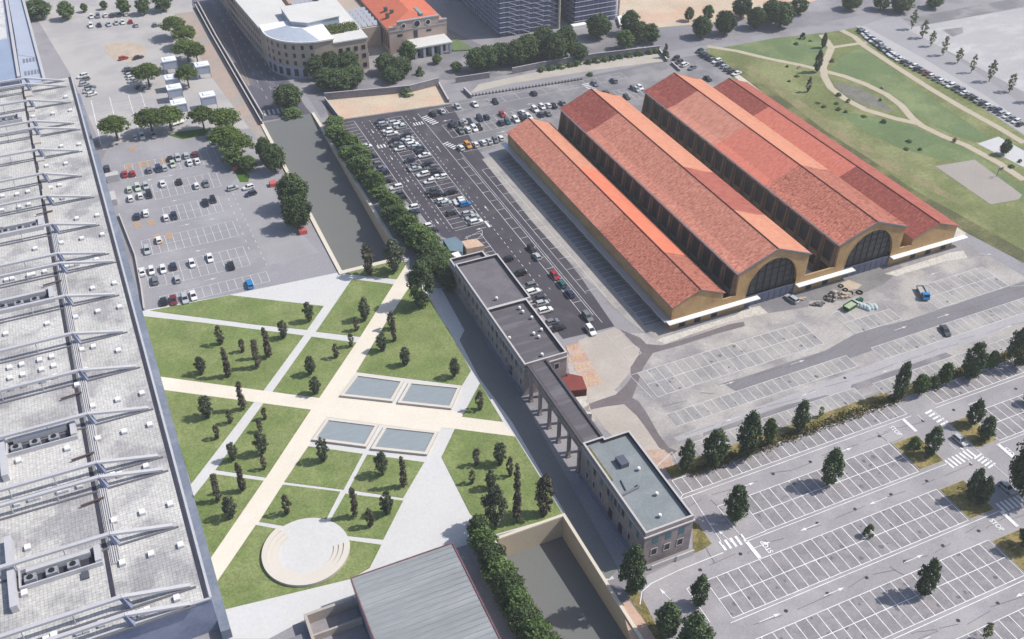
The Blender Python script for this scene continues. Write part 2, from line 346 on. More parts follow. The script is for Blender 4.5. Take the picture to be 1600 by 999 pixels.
# ---- ramps
def ramp(x0, y0, x1, y1, zf, deep_end, coping, label):
    """sloped floor between retaining walls; zf(y) floor height"""
    fl = MB(); n = 8
    for i in range(n):
        a = y0+(y1-y0)*i/n; c = y0+(y1-y0)*(i+1)/n
        fl.quad((x0,a,zf(a)),(x1,a,zf(a)),(x1,c,zf(c)),(x0,c,zf(c)))
    struct('ramp_floor', fl, RAMPG)
    t = empty('retaining_wall', (x0, y0, 0), label, 'wall')
    wl = MB()
    for i in range(n):
        a = y0+(y1-y0)*i/n; c = y0+(y1-y0)*(i+1)/n
        wl.quad((x0,a,zf(a)-.1),(x0,c,zf(c)-.1),(x0,c,.02),(x0,a,.02)); wl.quad((x1,a,zf(a)-.1),(x1,c,zf(c)-.1),(x1,c,.02),(x1,a,.02))
    ye = deep_end; wl.quad((x0,ye,zf(ye)-.1),(x1,ye,zf(ye)-.1),(x1,ye,.02),(x0,ye,.02))
    part('wall', wl, CREAMW, t)
    cp = MB()
    for q in coping: cp.box(*q)
    part('coping', cp, CREAMT, t)
ramp(*UR, lambda y: -7.0*(345.5-y)/104, UR[1], [(UR[0]-1.2,UR[1]-1.6,.02,UR[0],UR[3],.45),(UR[2],UR[1]-1.6,.02,UR[2]+1.0,UR[3],.45),(UR[0],UR[1]-1.6,.02,UR[2],UR[1],.45)],
     'cream retaining walls round the sloping ramp north of the park')
ramp(*LR, lambda y: -6.6+(127.6-y)*.032, LR[3], [(LR[2],LR[1],.02,LR[2]+.7,LR[3]+.7,.45),(LR[0]-.9,LR[3],.02,LR[2],LR[3]+.7,.45),(LR[0]-.9,LR[1],.02,LR[0],LR[3],.45)],
     'cream retaining walls round the sunken ramp south of the park')

# ---- meadow park in the far corner
lay('meadow', [(1100,77),(1130,74),(1320,47),(1342,42),(1600,205),(1600,412),(1510,360),(1262,262),(1122,95)], GRASSF, .05)
lay('green_lawn', [(1135,74),(1210,60),(1283,52),(1295,60),(1300,85),(1285,110),(1270,105),(1200,92)], GRASSG, .07)
lay('green_lawn', [(1292,115),(1310,92),(1345,75),(1370,92),(1450,150),(1560,225),(1520,222),(1490,212),(1445,190),(1430,180),(1395,150),(1350,125)], GRASSG, .07)
lay('green_lawn', [(1310,175),(1350,180),(1420,195),(1520,238),(1545,256),(1600,296),(1600,320),(1560,278),(1520,252),(1470,250),(1400,230),(1340,200)], GRASSG, .065)
lay('meadow_track', [(1128,97),(1150,104),(1290,200),(1420,292),(1600,392),(1600,411),(1400,306),(1265,218),(1180,150)], mat('olive_rough_grass', S(112,114,82), .16,.08,.3,1.2, rough=1, patch=S(136,134,94), pscale=.08, pcut=.52), .058)
lay('meadow_track', [(1162,104),(1174,104),(1300,192),(1400,258),(1510,316),(1504,323),(1390,268),(1288,204)], mat('worn_straw_track', S(168,158,122), .12,.15,.25,1.5, rough=1, patch=S(140,142,98), pscale=.15, pcut=.5), .062)
GP = [([(1105,73),(1150,80),(1200,92),(1250,102),(1275,108),(1290,112)], 2.6), ([(1284,55),(1292,65),(1299,75),(1292,92),(1286,105),(1288,120),(1298,138),(1320,155),(1352,172),(1400,186),(1440,195)], 3.0),
      ([(1290,112),(1320,120),(1352,132),(1385,148),(1408,165),(1425,185),(1440,197),(1475,214),(1510,228),(1560,255),(1600,282)], 3.0), ([(1299,75),(1318,72),(1345,68),(1355,67)], 2.2),
      ([(1315,48),(1335,58),(1350,72),(1400,105),(1450,137),(1500,167),(1560,200),(1600,224)], 3.0)]
for k, (pts, wd) in enumerate(GP):
    b = MB(); w_ = P(pts); b.polyline(w_, wd, .09+.004*k)
    for q in w_[1:-1]: b.flat([(q[0]+wd/2*cos(a*pi/5), q[1]+wd/2*sin(a*pi/5)) for a in range(10)], .091+.004*k)
    struct('gravel_path', b, GRAVEL)
lay('planting_bed', [(1302,130),(1318,131),(1345,138),(1370,152),(1390,168),(1397,175),(1375,172),(1345,162),(1318,148)], mat('lavender_bed', S(140,138,128),.2,.3,.3,1.5), .08)
lay('play_pad', [(1461,260),(1523,250),(1597,305),(1592,312),(1548,320)], mat('pad_surface', S(186,178,172),.05,.1,.1,2), .08)
lay('white_pad', [(1527,225),(1560,214),(1600,236),(1600,262)], mat('white_pad_surface', S(226,226,228),.05,.2,.06,2), .085)
lay('pale_verge', [(1118,96),(1130,98),(1250,190),(1340,255),(1510,365),(1500,372),(1330,262),(1225,185)], mat('pale_gravel_verge', S(228,220,206),.08,.3,.15,1.5), .09)
lay('street', [(1342,42),(1402,22),(1420,40),(1600,165),(1600,212),(1500,145)], mat('side_street_asphalt', S(184,182,187),.05,.06,.08,1.4), .06)
lay('parking_bay_strip', [(1336,40),(1352,42),(1440,90),(1540,150),(1600,192),(1600,210),(1510,152),(1400,90)], mat('bay_concrete', S(204,202,204),.05,.1,.06,1.5), .075)
lay('plaza_paving', [(1415,45),(1600,12),(1600,145),(1440,58)], mat('plaza_concrete', S(202,199,202),.06,.04,.08,.9, patch=S(214,212,214), pscale=.06, pcut=.55, stretch=(1,2.2,1)), .065)
lay('plaza_paving', [(1412,30),(1600,-5),(1600,10),(1440,40)], ASPM, .06)
lay('plaza_patch', [(1472,47),(1504,43),(1505,52),(1488,58)], ASPM, .07)

# ------------------------------------------------------------------ road paint
BAYS = []
def stalls(b, x0, x1, y0, y1, n, mid=None, along='x', w=.17, z=.1, ends=True, skip=()):
    """bays between x0..x1 (row direction) and y0..y1 (bay depth)"""
    f = (lambda a, c: (a, c)) if along == 'x' else (lambda a, c: (c, a))
    BAYS.append((b, [f(x0+.1,y0+.1), f(x1-.1,y0+.1), f(x1-.1,y1-.1), f(x0+.1,y1-.1)]))
    for i in range(n+1):
        if i in skip: continue
        a = x0+(x1-x0)*i/n
        b.line(f(a, y0), f(a, y1), w, z)
    if ends:
        b.line(f(x0, y0), f(x1, y0), w, z+.004); b.line(f(x0, y1), f(x1, y1), w, z+.004)
    if mid is not None: b.line(f(x0, mid), f(x1, mid), w, z+.004)
def arrow(b, x, y, ang, L=4.2, z=.1, w=.16):
    c, s_ = cos(ang), sin(ang); R = lambda p, q: (x+p*c-q*s_, y+p*s_+q*c)
    b.line(R(-L/2, 0), R(L/2-1.2, 0), w, z)
    b.flat([R(L/2-1.5, -.36), R(L/2, 0), R(L/2-1.5, .36)], z+.003)
def zebra(b, p0, p1, width, n=6, z=.1):
    dx, dy = p1[0]-p0[0], p1[1]-p0[1]; L = math.hypot(dx, dy); ux, uy = dx/L, dy/L; st = L/n
    for i in range(n):
        a = (i+.25)*st; c = a+st*.5; q = [(p0[0]+ux*t, p0[1]+uy*t) for t in (a, c)]
        nx, ny = -uy*width/2, ux*width/2
        b.flat([(q[0][0]-nx,q[0][1]-ny),(q[1][0]-nx,q[1][1]-ny),(q[1][0]+nx,q[1][1]+ny),(q[0][0]+nx,q[0][1]+ny)], z)
def dashes(b, p0, p1, on=1.2, off=1.5, w=.16, z=.1):
    L = math.hypot(p1[0]-p0[0], p1[1]-p0[1]); u = ((p1[0]-p0[0])/L, (p1[1]-p0[1])/L); t = 0
    while t < L:
        b.line((p0[0]+u[0]*t, p0[1]+u[1]*t), (p0[0]+u[0]*min(L, t+on), p0[1]+u[1]*min(L, t+on)), w, z); t += on+off
E1 = MB()
stalls(E1, 97.3,162.8,122.4,127.1,24, along='x'); E1.line((96.0,121.4),(163.3,121.4),.17,.1); E1.line((96.0,121.4),(97.3,122.4),.17,.1)
stalls(E1, 172.0,226.5,122.2,127.3,20); E1.line((171,121.2),(226,121.2),.17,.1)
stalls(E1, 108.5,151.7,106.0,116.0,16,111.0); E1.line((102.6,105.2),(160,105.2),.17,.1); E1.line((102.6,105.8),(102.6,116.2),.17,.1); E1.line((102.6,105.8),(108.5,105.9),.17,.104); E1.line((102.6,116.2),(105,116.2),.17,.104)
stalls(E1, 89.0,151.6,90.0,100.0,23,95.0); E1.line((88,89.2),(160,89.2),.17,.1); E1.line((84.3,99.9),(84.3,91),.17,.1); E1.line((84.3,99.9),(86.5,99.9),.17,.1)
stalls(E1, 89.0,151.5,73.8,84.0,23,79.0); E1.line((88,72.9),(160,72.9),.17,.1)
stalls(E1, 89.0,151.5,57.5,67.8,23,62.6)
stalls(E1, 176.9,226,106.0,115.9,18,111.0); E1.line((175,105.2),(226,105.2),.17,.1)
stalls(E1, 178.0,226,90.0,100.0,18,95.0); E1.line((176,89.2),(226,89.2),.17,.1)
stalls(E1, 178.0,200,73.8,84.0,8,79)
E1.polyline(P([(1080,775),(1130,852)]),.2,.1); E1.polyline(P([(1000,945),(1003,925),(1018,912),(1060,892),(1130,864)]),.2,.1)
for x, y, a in [(112,118.8,0),(140,118.6,0),(182,118.7,0),(205,118.6,0),(105,103.0,0),(118,102.8,pi),(137,102.7,pi),(96,87,0),(112,86.8,0),(133,86.7,0),(148,70.5,pi),(120,70.4,pi),(190,102.6,0)]: arrow(E1, x, y, a, 5.2)
arrow(E1, 99.3, 108.5, pi/2+.2, 4.5); arrow(E1, *W(1040,930), pi/2+.2, 4); arrow(E1, 166.5, 109, -pi/2, 5); arrow(E1, 167, 92, -pi/2, 5); arrow(E1, 163, 76, -pi/2, 5)
for q in [(1405,658,1428,678),(1565,735,1600,770),(1535,808,1590,830),(1168,850,1190,872)]: pass
E1.line((160.6,121.2),(160.6,116.6),.9,.11); E1.line((160.2,89.0),(160.2,84.2),.9,.11); E1.line((102.9,105.0),(102.9,100.2),.9,.11); E1.line((175.6,105.0),(175.6,100.2),.9,.11)
zebra(E1, W(1448,642), W(1478,664), 2.6, 5, .1); zebra(E1, W(1480,727), W(1520,707), 2.8, 7, .1); zebra(E1, W(1525,712), W(1552,730), 2.8, 5, .1); zebra(E1, W(1125,855), W(1166,841), 2.6, 5, .1); zebra(E1, W(1560,795), W(1600,780), 2.8, 6, .1)
E1.polyline([(169.5,121),(169.6,60)],.16,.1); dashes(E1,(165,121),(165,60),2.2,3.2)
struct('parking_lines', E1, LINE)
A1 = MB()
stalls(A1, 108.9,161.4,153.2,163.4,19,158.4); A1.line((106.6,163.4),(108.9,163.4),.15,.1); A1.line((106.6,163),(107.4,153.4),.15,.1)
stalls(A1, 107.5,163.6,142.0,146.8,21); stalls(A1, 171.9,227.5,141.3,146.6,21)
stalls(A1, 172.0,188.3,153.2,158.3,6); stalls(A1, 172.0,176.5,158.3,163.3,2,z=.11); A1.line((184,163.2),(188.2,163.2),.15,.1); A1.line((188.2,158.3),(188.2,163.1),.15,.118)
stalls(A1, 201.2,228.0,152.8,158.0,10); stalls(A1, 204.0,228.0,158.0,163.3,9,z=.11); A1.line((228,152.5),(235,150),.15,.1)
stalls(A1, 107.8,121.5,131.0,135.6,5,ends=False); stalls(A1, 128.3,157,131.0,135.6,11,ends=False); stalls(A1, 162.5,215,130.5,134.9,20,ends=False)
A1.line((106,135.7),(121.5,135.7),.17,.1); A1.line((128.3,135.7),(157,135.6),.17,.1); A1.line((162.5,134.9),(218,134.7),.17,.1)
for x, y, a in [(128,150.2,0),(150,149.8,0),(185,150,0),(200,149.5,0),(122,138.7,pi),(145,138.6,pi),(170,137.4,pi),(212,138.3,0),(213,166.5,pi),(234,168,-.4)]: arrow(A1, x, y, a, 4.6)
stalls(A1, *[0]*0, **{}) if False else None
for t in ([(945,520),(983,565),(1002,552),(972,520)],[(960,528),(976,522)],[(975,545),(990,540)]):
    A1.polyline(P(t), .15, .1)
A1.polyline(P([(1020,735),(1050,707),(1063,735)]), .15, .1)
struct('parking_lines', A1, LINEF)
D1 = MB()
stalls(D1, 248,329.6,89.8,100.4,30,95.0,along='y',w=.14); stalls(D1, 275,333,77.2,82.6,22,along='y',w=.14,ends=False); D1.line((82.7,333),(83.3,246),.15,.1)
D1.line((77.2,300),(77.2,275),.3,.1)
dashes(D1,(85.2,331),(85.0,247)); dashes(D1,(88.2,331),(88.2,247)); dashes(D1,(102,329),(101.5,200)); dashes(D1,(104.2,312),(104,200),1,6)
D1.line((106.9,329),(107.0,185),.15,.1); D1.line((109.8,290),(109.8,190),.15,.1); D1.line((110.5,296),(110.5,186),.13,.1)
for i in range(16): D1.line((107,289-6.1*i),(109.6,289-6.1*i),.15,.104)
D1.line((117.2,279),(117.2,196),.15,.1); D1.line((112.8,279),(112.6,200),.14,.1)
for i in range(14): D1.line((113,279-6*i),(117,279-6*i),.14,.104)
stalls(D1, 181,284,120.8,125.8,40,along='y',w=.13)
stalls(D1, 112.0,143.0,305.2,316.0,12,310.4,w=.14); stalls(D1, 112,134,293.5,299.6,8,w=.14); stalls(D1, 143,148.5,305,315.8,2,310.4,w=.14)
stalls(D1, 112,196,324.6,330.0,14,w=.13); stalls(D1, 184.5,197,305.5,316,5,310.5,w=.14)
stalls(D1, 93,98,216,243,8,along='y',w=.14) if False else None
stalls(D1, 199,242,91.8,96.8,16,along='y',w=.14)
zebra(D1,(84.2,309.6),(87.8,309.6),2.6,3); zebra(D1,(102.2,321),(106.3,321),2.4,4); zebra(D1,(178,327),(178,318),3.4,6); zebra(D1,(108,326),(110.3,318),3,6); zebra(D1,(108,303),(110.3,297),2.5,5)
for x, y, a in [(86.6,322,-pi/2),(86.6,300,-pi/2),(86.6,283,-pi/2),(86.6,254,-pi/2),(104.3,325,pi/2),(104.3,300,pi/2),(104.3,255,pi/2),(115,319,pi),(150,319,pi),(130,302,0),(98,244.5,pi)]: arrow(D1, x, y, a, 3.6)
D1.line((100.9,248),(100.9,244),.8,.11); D1.line((89.9,246.5),(100.9,247),.14,.1); D1.polyline([(91,241),(98,243.5),(97,241),(92.5,238)],.14,.1)
for i in range(12): D1.line(W(1005+6*i,400-3*i),W(1005+6*i,400-3*i),.1,.1) if False else None
struct('parking_lines', D1, mat('dark_lot_paint', (.6,.6,.61), .2, .3, .15, 3))
L1 = MB()
for (y0, y1, x0, x1, n) in [(322.3,333,-1,30,12),(304.8,315.2,5.8,27.5,9),(288,298.4,7,25,8),(271.7,281.2,-2,26.5,12),(254.2,265.0,-3,26.5,12),(243.4,248.8,-1,30,13)]:
    stalls(L1, x0, x1, y0, y1, n, (y0+y1)/2 if y1-y0 > 8 else None, w=.14)
for x, y, a in [(12,319,0),(12,301.5,pi),(12,285,0),(14,268.3,pi),(14,251.5,0),(5,319,0),(20,285,0)]: arrow(L1, x, y, a, 3.6, w=.13)
dashes(L1,(30,302),(31,252),1.5,2); dashes(L1,(28,300),(28,262),1.5,3)
for x in (-6.3,.6,7.6,12.4): L1.line((x-.2,392 if x > -6 else 392),(x-.5,352),.35,.1)
for k in range(8): L1.line((-6,388-3*k),(12,388-3*k),.12,.1)
struct('parking_lines', L1, mat('left_lot_paint', (.62,.62,.62), .15, .3, .12, 3))
O1 = MB()
for u, v in [(201,261),(220,258),(231,256),(256,252),(215,352),(236,349),(245,372),(250,380),(265,369),(207,233)]:
    x, y = W(u, v)
    for k in range(4): O1.line((x-1.1, y-1.4+k*.9), (x+1.1, y-1.0+k*.9), .38, .11)
for u, v in [(890,544),(899,560),(909,573),(920,590),(925,598)]:
    x, y = W(u, v)
    for k in range(4): O1.line((x-2.2+k*1.2, y-.7), (x-1.6+k*1.2, y+.7), .35, .11)
struct('orange_bay_hatching', O1, ORANGEP)
AV = MB()
for pts in ([(310,0),(328,30),(390,135)],[(315,12),(338,60),(388,133)],): AV.polyline(P(pts), .18, .1)
AV.polyline(P([(345,57),(361,57),(390,133),(375,135)]), .2, .1)
struct('avenue_yellow_line', AV, mat('yellow_line_paint', S(226,196,150),.1,.4,.1,3))
AW = MB()
for k in (0,1,2): dashes(AW, (57+3.4*k,480), (57+3.4*k,362), 3, 5, .16)
zebra(AW, (50.8,353.5), (66,352.5), 4.6, 9)
struct('avenue_markings', AW, LINEF)
bs = MB()
for b_, pts in BAYS:
    if b_ is E1: bs.flat(pts, .085)
struct('bay_surface', bs, mat('bay_asphalt', S(160,156,160), .09,.12,.14,2.2, patch=S(172,167,170), pscale=.35, pcut=.5))
bs = MB()
for b_, pts in BAYS:
    if b_ is A1: bs.flat(pts, .085)
struct('bay_surface', bs, mat('bay_asphalt_worn', S(174,171,172), .12,.1,.14,1.8, patch=S(192,187,184), pscale=.12, pcut=.5))
RS = random.Random(21); ds = MB()
for b_, pts in BAYS:
    if b_ not in (E1, A1, D1): continue
    xs = [p[0] for p in pts]; ys = [p[1] for p in pts]; n = int((max(xs)-min(xs))*(max(ys)-min(ys))/28)
    for _ in range(n):
        x, y = RS.uniform(min(xs), max(xs)), RS.uniform(min(ys), max(ys)); r = RS.uniform(.15,.6)
        ds.flat([(x+r*RS.uniform(.6,1.3)*cos(k*pi/4), y+r*RS.uniform(.6,1.4)*sin(k*pi/4)) for k in range(8)], .092+.0001*(_ % 60))
struct('oil_stain_marks', ds, mat('oil_stain', S(134,130,134), .15, .3, .2, 3), 'stuff')
cm = MB()
for yy in (118.9,102.6,86.8,70.4,138.6,149.8):
    x = 92 if yy < 121 else 108
    while x < (160 if yy < 121 else 228):
        x2 = x+RS.uniform(3,9); cm.line((x,yy+RS.gauss(0,.5)),(x2,yy+RS.gauss(0,.5)),.10,.094); x = x2+RS.uniform(0,5)
for _ in range(60):
    x, y = RS.uniform(92,226), RS.uniform(62,120); a = RS.uniform(-.25,.25)+(pi/2 if RS.random() < .6 else 0); L = RS.uniform(2,6); pts = [(x,y)]
    for k in range(4): pts.append((pts[-1][0]+L/4*cos(a+RS.gauss(0,.25)), pts[-1][1]+L/4*sin(a+RS.gauss(0,.25))))
    cm.polyline(pts,.09,.095)
struct('crack_marks', cm, mat('crack_seal', S(128,124,130), .15, .3, .2, 3))
# STOP written on the aisles
def stop_text(x, y, rz, size=1.45):
    cu = bpy.data.curves.new('stop_lettering', 'FONT'); cu.body = 'STOP'; cu.size = size; cu.align_x = 'CENTER'; cu.align_y = 'CENTER'
    cu.offset = .03; cu.materials.append(LINE)
    o = bpy.data.objects.new('stop_lettering', cu); COL.objects.link(o); o.location = (x, y, .115); o.rotation_euler.z = rz; o.scale = (1, 1.25, 1)
    o['kind'] = 'structure'
for u, v, r in [(1399,674,-pi/2),(1557,821,-pi/2),(1198,855,pi/2),(1578,708,-pi/2)]: stop_text(*W(u, v), r)

# ================================================================== MARKET HALLS
YF, YB = 175.6, 287.0
def gable_roof(b_w, b_e, x0, x1, ze, zr, y0, y1, segs_w, segs_e, ov=.45, flare=0.0, th=.25):
    """two tiled slopes; segs: list of (y_start, y_end, material index)"""
    xm = (x0+x1)/2
    def slope(b, xe, segs):
        s_ = 1 if xe > xm else -1
        xk = xm+(xe-xm)*.78; zk = zr-(zr-ze)*.78*(1+flare)
        xo = xe+s_*ov; zo = ze-(ov)*(zr-ze)/abs(xe-xm)*.6
        for a, c, mi in segs:
            b.cur = mi
            P_ = [(xm,zr),(xk,zk),(xo,zo)]
            for (xa,za),(xb,zb) in zip(P_, P_[1:]):
                q = [(xa,a,za),(xb,a,zb),(xb,c,zb),(xa,c,za)]
                if s_ > 0: q = q[::-1]; q = [q[0],q[1],q[2],q[3]]
                b.add(q, [(0,1,2,3)]); b.add([(x,y,z-th) for x,y,z in q], [(3,2,1,0)])
        b.cur = 0
        for a in (segs[0][0], segs[-1][1]):
            b.add([(xm,a,zr),(xk,a,zk),(xo,a,zo),(xo,a,zo-th),(xk,a,zk-th),(xm,a,zr-th)], [(0,1,2,3,4,5)])
        b.add([(xo,segs[0][0],zo),(xo,segs[-1][1],zo),(xo,segs[-1][1],zo-th),(xo,segs[0][0],zo-th)], [(0,1,2,3)])
    slope(b_w, x0, segs_w); slope(b_e, x1, segs_e)
BUTT = mat('buttress_plaster', S(150,126,104,1.5), .2,.3,.15,2)
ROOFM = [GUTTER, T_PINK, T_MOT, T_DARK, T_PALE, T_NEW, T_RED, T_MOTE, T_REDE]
T_PALEW = TILE('tile_pale_west', [S(188,122,104,1), S(204,140,120,1), S(212,152,130,1)], .8); ROOFM.append(T_PALEW)  # pale tile recoloured to make up for the west slope's weaker sun
y0r, y1r = YF-.35, YB+.35
def arch_pts(xc, r, z0, n=18, h=1.0): return [(xc+r*cos(pi-pi*i/n), z0+r*h*sin(pi*i/n)) for i in range(n+1)]
def hall(label, x0, x1, ze, zr, segs_w, segs_e, tall, flare=0.0):
    t = empty('market_hall', (x0, YF, 0), label, 'market hall', 'long ochre market halls under tiled roofs')
    xm = (x0+x1)/2
    wl = MB()
    # side walls and end walls
    wl.add([(x0,YF,0),(x0,YB,0),(x0,YB,ze),(x0,YF,ze)], [(0,1,2,3)][::-1]); wl.add([(x1,YF,0),(x1,YB,0),(x1,YB,ze),(x1,YF,ze)], [(0,1,2,3)])
    wl.add([(x0,YB,0),(x1,YB,0),(x1,YB,ze),(xm,YB,zr),(x0,YB,ze)], [(4,3,2,1,0)])
    if tall:
        r = (x1-x0)*.36; zb = 3.6; ap = arch_pts(xm+.2, r, zb+1.2, h=1.18)
        outer = [(x0,0),(xm-r+.2,0)]+[(xm-r+.2,zb)]+ap+[(xm+r+.2,zb),(xm+r+.2,0),(x1,0),(x1,ze),(xm,zr),(x0,ze)]
        tr = tessellate_polygon([[Vector((a, c, 0)) for a, c in outer]])
        wl.add([(a, YF, c) for a, c in outer], [tuple(q) for q in tr])
        # reveal
        n = len(ap)
        for (a, c), (d, e) in zip(ap, ap[1:]): wl.add([(a,YF,c),(d,YF,e),(d,YF+.9,e),(a,YF+.9,c)], [(0,1,2,3)])
        wn = MB(); gl = [(xm-r+.2,zb)]+ap+[(xm+r+.2,zb)]
        tr = tessellate_polygon([[Vector((a, c, 0)) for a, c in gl]]); wn.add([(a,YF+.85,c) for a, c in gl], [tuple(q) for q in tr])
        wobj = part('window', wn, DGLASS, t)
        ml = MB()
        for k in range(-3, 4):
            xx = xm+.2+k*r*.27; hh = 1.18*sqrt(max(0, r*r-(k*r*.27)**2))+zb+1.2
            ml.box(xx-.14, YF+.68, zb, xx+.14, YF+.82, hh)
        for zz in range(0, 6):
            z_ = zb+1.2+zz*2.0; rr = sqrt(max(.1, r*r-((z_-zb-1.2)/1.18)**2)); ml.box(xm+.2-rr, YF+.7, z_-.05, xm+.2+rr, YF+.8, z_+.05)
        part('glazing_bars', ml, MULL, wobj)
        gt = MB(); gt.box(xm-r+.25, YF+.1, 0, xm+r+.15, YF+.3, zb)
        gate = part('gate', gt, mat('gate_sheet', S(112,118,142), .12,.3,.08,2,rough=.6), t)
        for k in range(9): rb = MB(); xx = xm-r+.4+k*(2*r-.4)/8; rb.box(xx-.06, YF-.0, 0, xx+.06, YF+.08, zb-.1); part('gate_post', rb, GUTTER, gate)
        # arch surround
        ar = MB(); rr = [(xm+.2+(r+.35)*cos(pi-pi*i/18), zb+1.2+(r+.35)*1.18*sin(pi*i/18)) for i in range(19)]
        for i in range(18): ar.add([(ap[i][0],YF-.06,ap[i][1]),(ap[i+1][0],YF-.06,ap[i+1][1]),(rr[i+1][0],YF-.06,rr[i+1][1]),(rr[i][0],YF-.06,rr[i][1])], [(0,1,2,3)])
        part('arch_surround', ar, mat('arch_ochre', S(200,164,116),.06,.3,.05,2), t)
        # buttresses and windows of the flank that looks on the courtyard
        nb = 20
        pil = MB(); wnd = MB(); bm_ = MB()
        for k in range(nb):
            y = YF+1.2+k*(YB-YF-2.4)/(nb-1)
            q = MB(); q.prism([(x0-1.5,y-.35),(x0,y-.35),(x0,y+.35),(x0-1.5,y+.35)], 0, 4.6); q.add([(x0-1.5,y-.35,4.6),(x0-1.5,y+.35,4.6),(x0-.5,y+.35,ze-1),(x0-.5,y-.35,ze-1),(x0,y-.35,ze-1),(x0,y+.35,ze-1),(x0,y-.35,4.6),(x0,y+.35,4.6)], [(0,3,2,1),(3,4,5,2),(0,6,4,3),(1,2,5,7)])
            part('buttress', q, BUTT, t)
            if k < nb-1:
                q = MB(); ya, yb = y+.7, y+(YB-YF-2.4)/(nb-1)-.7
                q.box(x0-.06, ya, 5.6, x0-.02, yb, ze-1.6); q.box(x0-.06, ya, .6, x0-.02, yb, 4.0)
                part('window', q, DGLASS, t)
        bm_.box(x0-.35, YF+.3, 4.7, x0-.08, YB-.3, 5.3)
        part('string_course', bm_, GUTTER, t)
    else:
        wl.add([(x0,YF,0),(x1,YF,0),(x1,YF,ze),(xm,YF,zr),(x0,YF,ze)], [(0,1,2,3,4)])
    part('wall', wl, OCHRE, t)
    bw, be = MB(), MB(); gable_roof(bw, be, x0, x1, ze, zr, y0r, y1r, segs_w, segs_e, flare=flare)
    part('roof', bw, ROOFM, t); part('roof', be, ROOFM, t)
    rg = MB(); rg.tube((xm,y0r,zr+.05),(xm,y1r,zr+.05),.16,6); part('ridge', rg, mat('ridge_tile', S(150,84,70),.15,.6,.2,3), t)
    if tall:
        gu = MB(); gu.box(x0-.85, y0r, ze-.42, x0-.45, y1r, ze-.18); part('gutter', gu, GUTTER, t)
        fr = MB()
        for (xa,za),(xb,zb_) in [((x0-.45,ze-.2),(xm,zr+.02)),((xm,zr+.02),(x1+.45,ze-.2))]: fr.beam((xa,y0r-.02,za),(xb,y0r-.02,zb_),.12,.5)
        part('verge_board', fr, GUTTER, t)
    return t
def front_bits(t, x0, x1, canopy=True, wall=None):
    if wall:
        q = MB(); q.box(wall[0], YF-.0, 0, wall[1], YF+.5, wall[2]); part('front_wall', q, OCHRE, t)
    if canopy:
        q = MB(); q.box(x0, YF-1.7, 3.15, x1, YF-.03, 3.4); part('canopy', q, WCAN, t)
H1 = hall('lowest and westernmost hall, with long zinc canopy down its parking side', 126.2, 142.6, 8.1, 11.7,
  [(y0r,218,2),(218,y1r,1)], [(y0r,195.2,7),(195.2,249.3,5),(249.3,y1r,4)], False)
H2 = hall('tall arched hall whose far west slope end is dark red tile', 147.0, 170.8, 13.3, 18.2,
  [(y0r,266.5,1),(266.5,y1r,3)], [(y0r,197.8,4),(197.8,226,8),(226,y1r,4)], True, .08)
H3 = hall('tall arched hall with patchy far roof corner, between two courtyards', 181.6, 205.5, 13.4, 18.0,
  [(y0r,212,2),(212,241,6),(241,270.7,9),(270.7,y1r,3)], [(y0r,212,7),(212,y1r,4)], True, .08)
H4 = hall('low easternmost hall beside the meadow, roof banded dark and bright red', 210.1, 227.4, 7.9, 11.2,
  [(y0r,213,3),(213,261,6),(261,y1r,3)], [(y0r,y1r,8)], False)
front_bits(H1, 124.6, 154.6, wall=(142.6,147.0,5.4)); front_bits(H3, 167.8, 188.3, wall=(170.8,181.6,5.4)); front_bits(H4, 202.4, 231.6, wall=(205.5,210.1,5.4))
q = MB(); q.box(124.0, YF-.02, 3.15, 126.17, YB+1.5, 3.4); part('side_canopy', q, ZINC, H1)
q = MB(); q.box(227.43, YF-.02, 3.15, 229.2, YB, 3.4); part('side_canopy', q, ZINC, H4)
dk = flat('doorway_dark', (.02,.02,.025), .7)
for k in range(18):
    q = MB(); y = YF+3+k*6.1; q.box(126.10, y, .05, 126.16, y+2.8, 2.7); part('door', q, dk, H1)
for x in (129, 134, 139.5):
    q = MB(); q.box(x, YF-.06, .05, x+2.0, YF-.01, 2.6); part('door', q, dk, H1)
for x in (172, 178): 
    q = MB(); q.box(x, YF-.06, .05, x+2.0, YF-.01, 2.6); part('door', q, dk, H3)
for x in (211, 217, 223):
    q = MB(); q.box(x, YF-.06, .05, x+2.0, YF-.01, 2.6); part('door', q, dk, H4)
# courtyard link roofs
CY = mat('courtyard_roofing', S(150,156,178), .12,.2,.1,1.5, rough=.6)
t = empty('link_roof', (170.8, YF+.5, 0), 'low blue-grey roofing with domed bumps between the two tall arched halls', 'roof')
q = MB(); q.box(170.85, YF+14, 3.2, 180.0, YB-1, 3.6); part('slab', q, CY, t)
for k in range(13):
    y = YF+19+k*7.6; d = MB(); n = 12
    for j in range(4):
        a0, a1 = j*pi/8, (j+1)*pi/8
        for i in range(n):
            p0, p1 = 2*pi*i/n, 2*pi*(i+1)/n
            f = lambda a, p: (174.6+2.6*cos(a)*cos(p), y+2.0*cos(a)*sin(p), 3.6+1.0*sin(a))
            d.add([f(a0,p0),f(a0,p1),f(a1,p1),f(a1,p0)], [(0,1,2,3)])
    part('dome', d, mat('dome_dark', S(84,86,104),.15,.5,.1,2), t)
q = MB(); q.box(142.65, YF+.5, .0, 146.9, YB-.5, .5); solo('courtyard_paving', q, CY, 'narrow shaded courtyard strip between the low west hall and tall hall', 'paving')
q = MB(); q.box(205.55, YF+.5, 2.6, 210.05, YB-.5, 2.9); solo('link_roof', q, CY, 'narrow low roof strip between the tall hall and low east hall', 'roof')
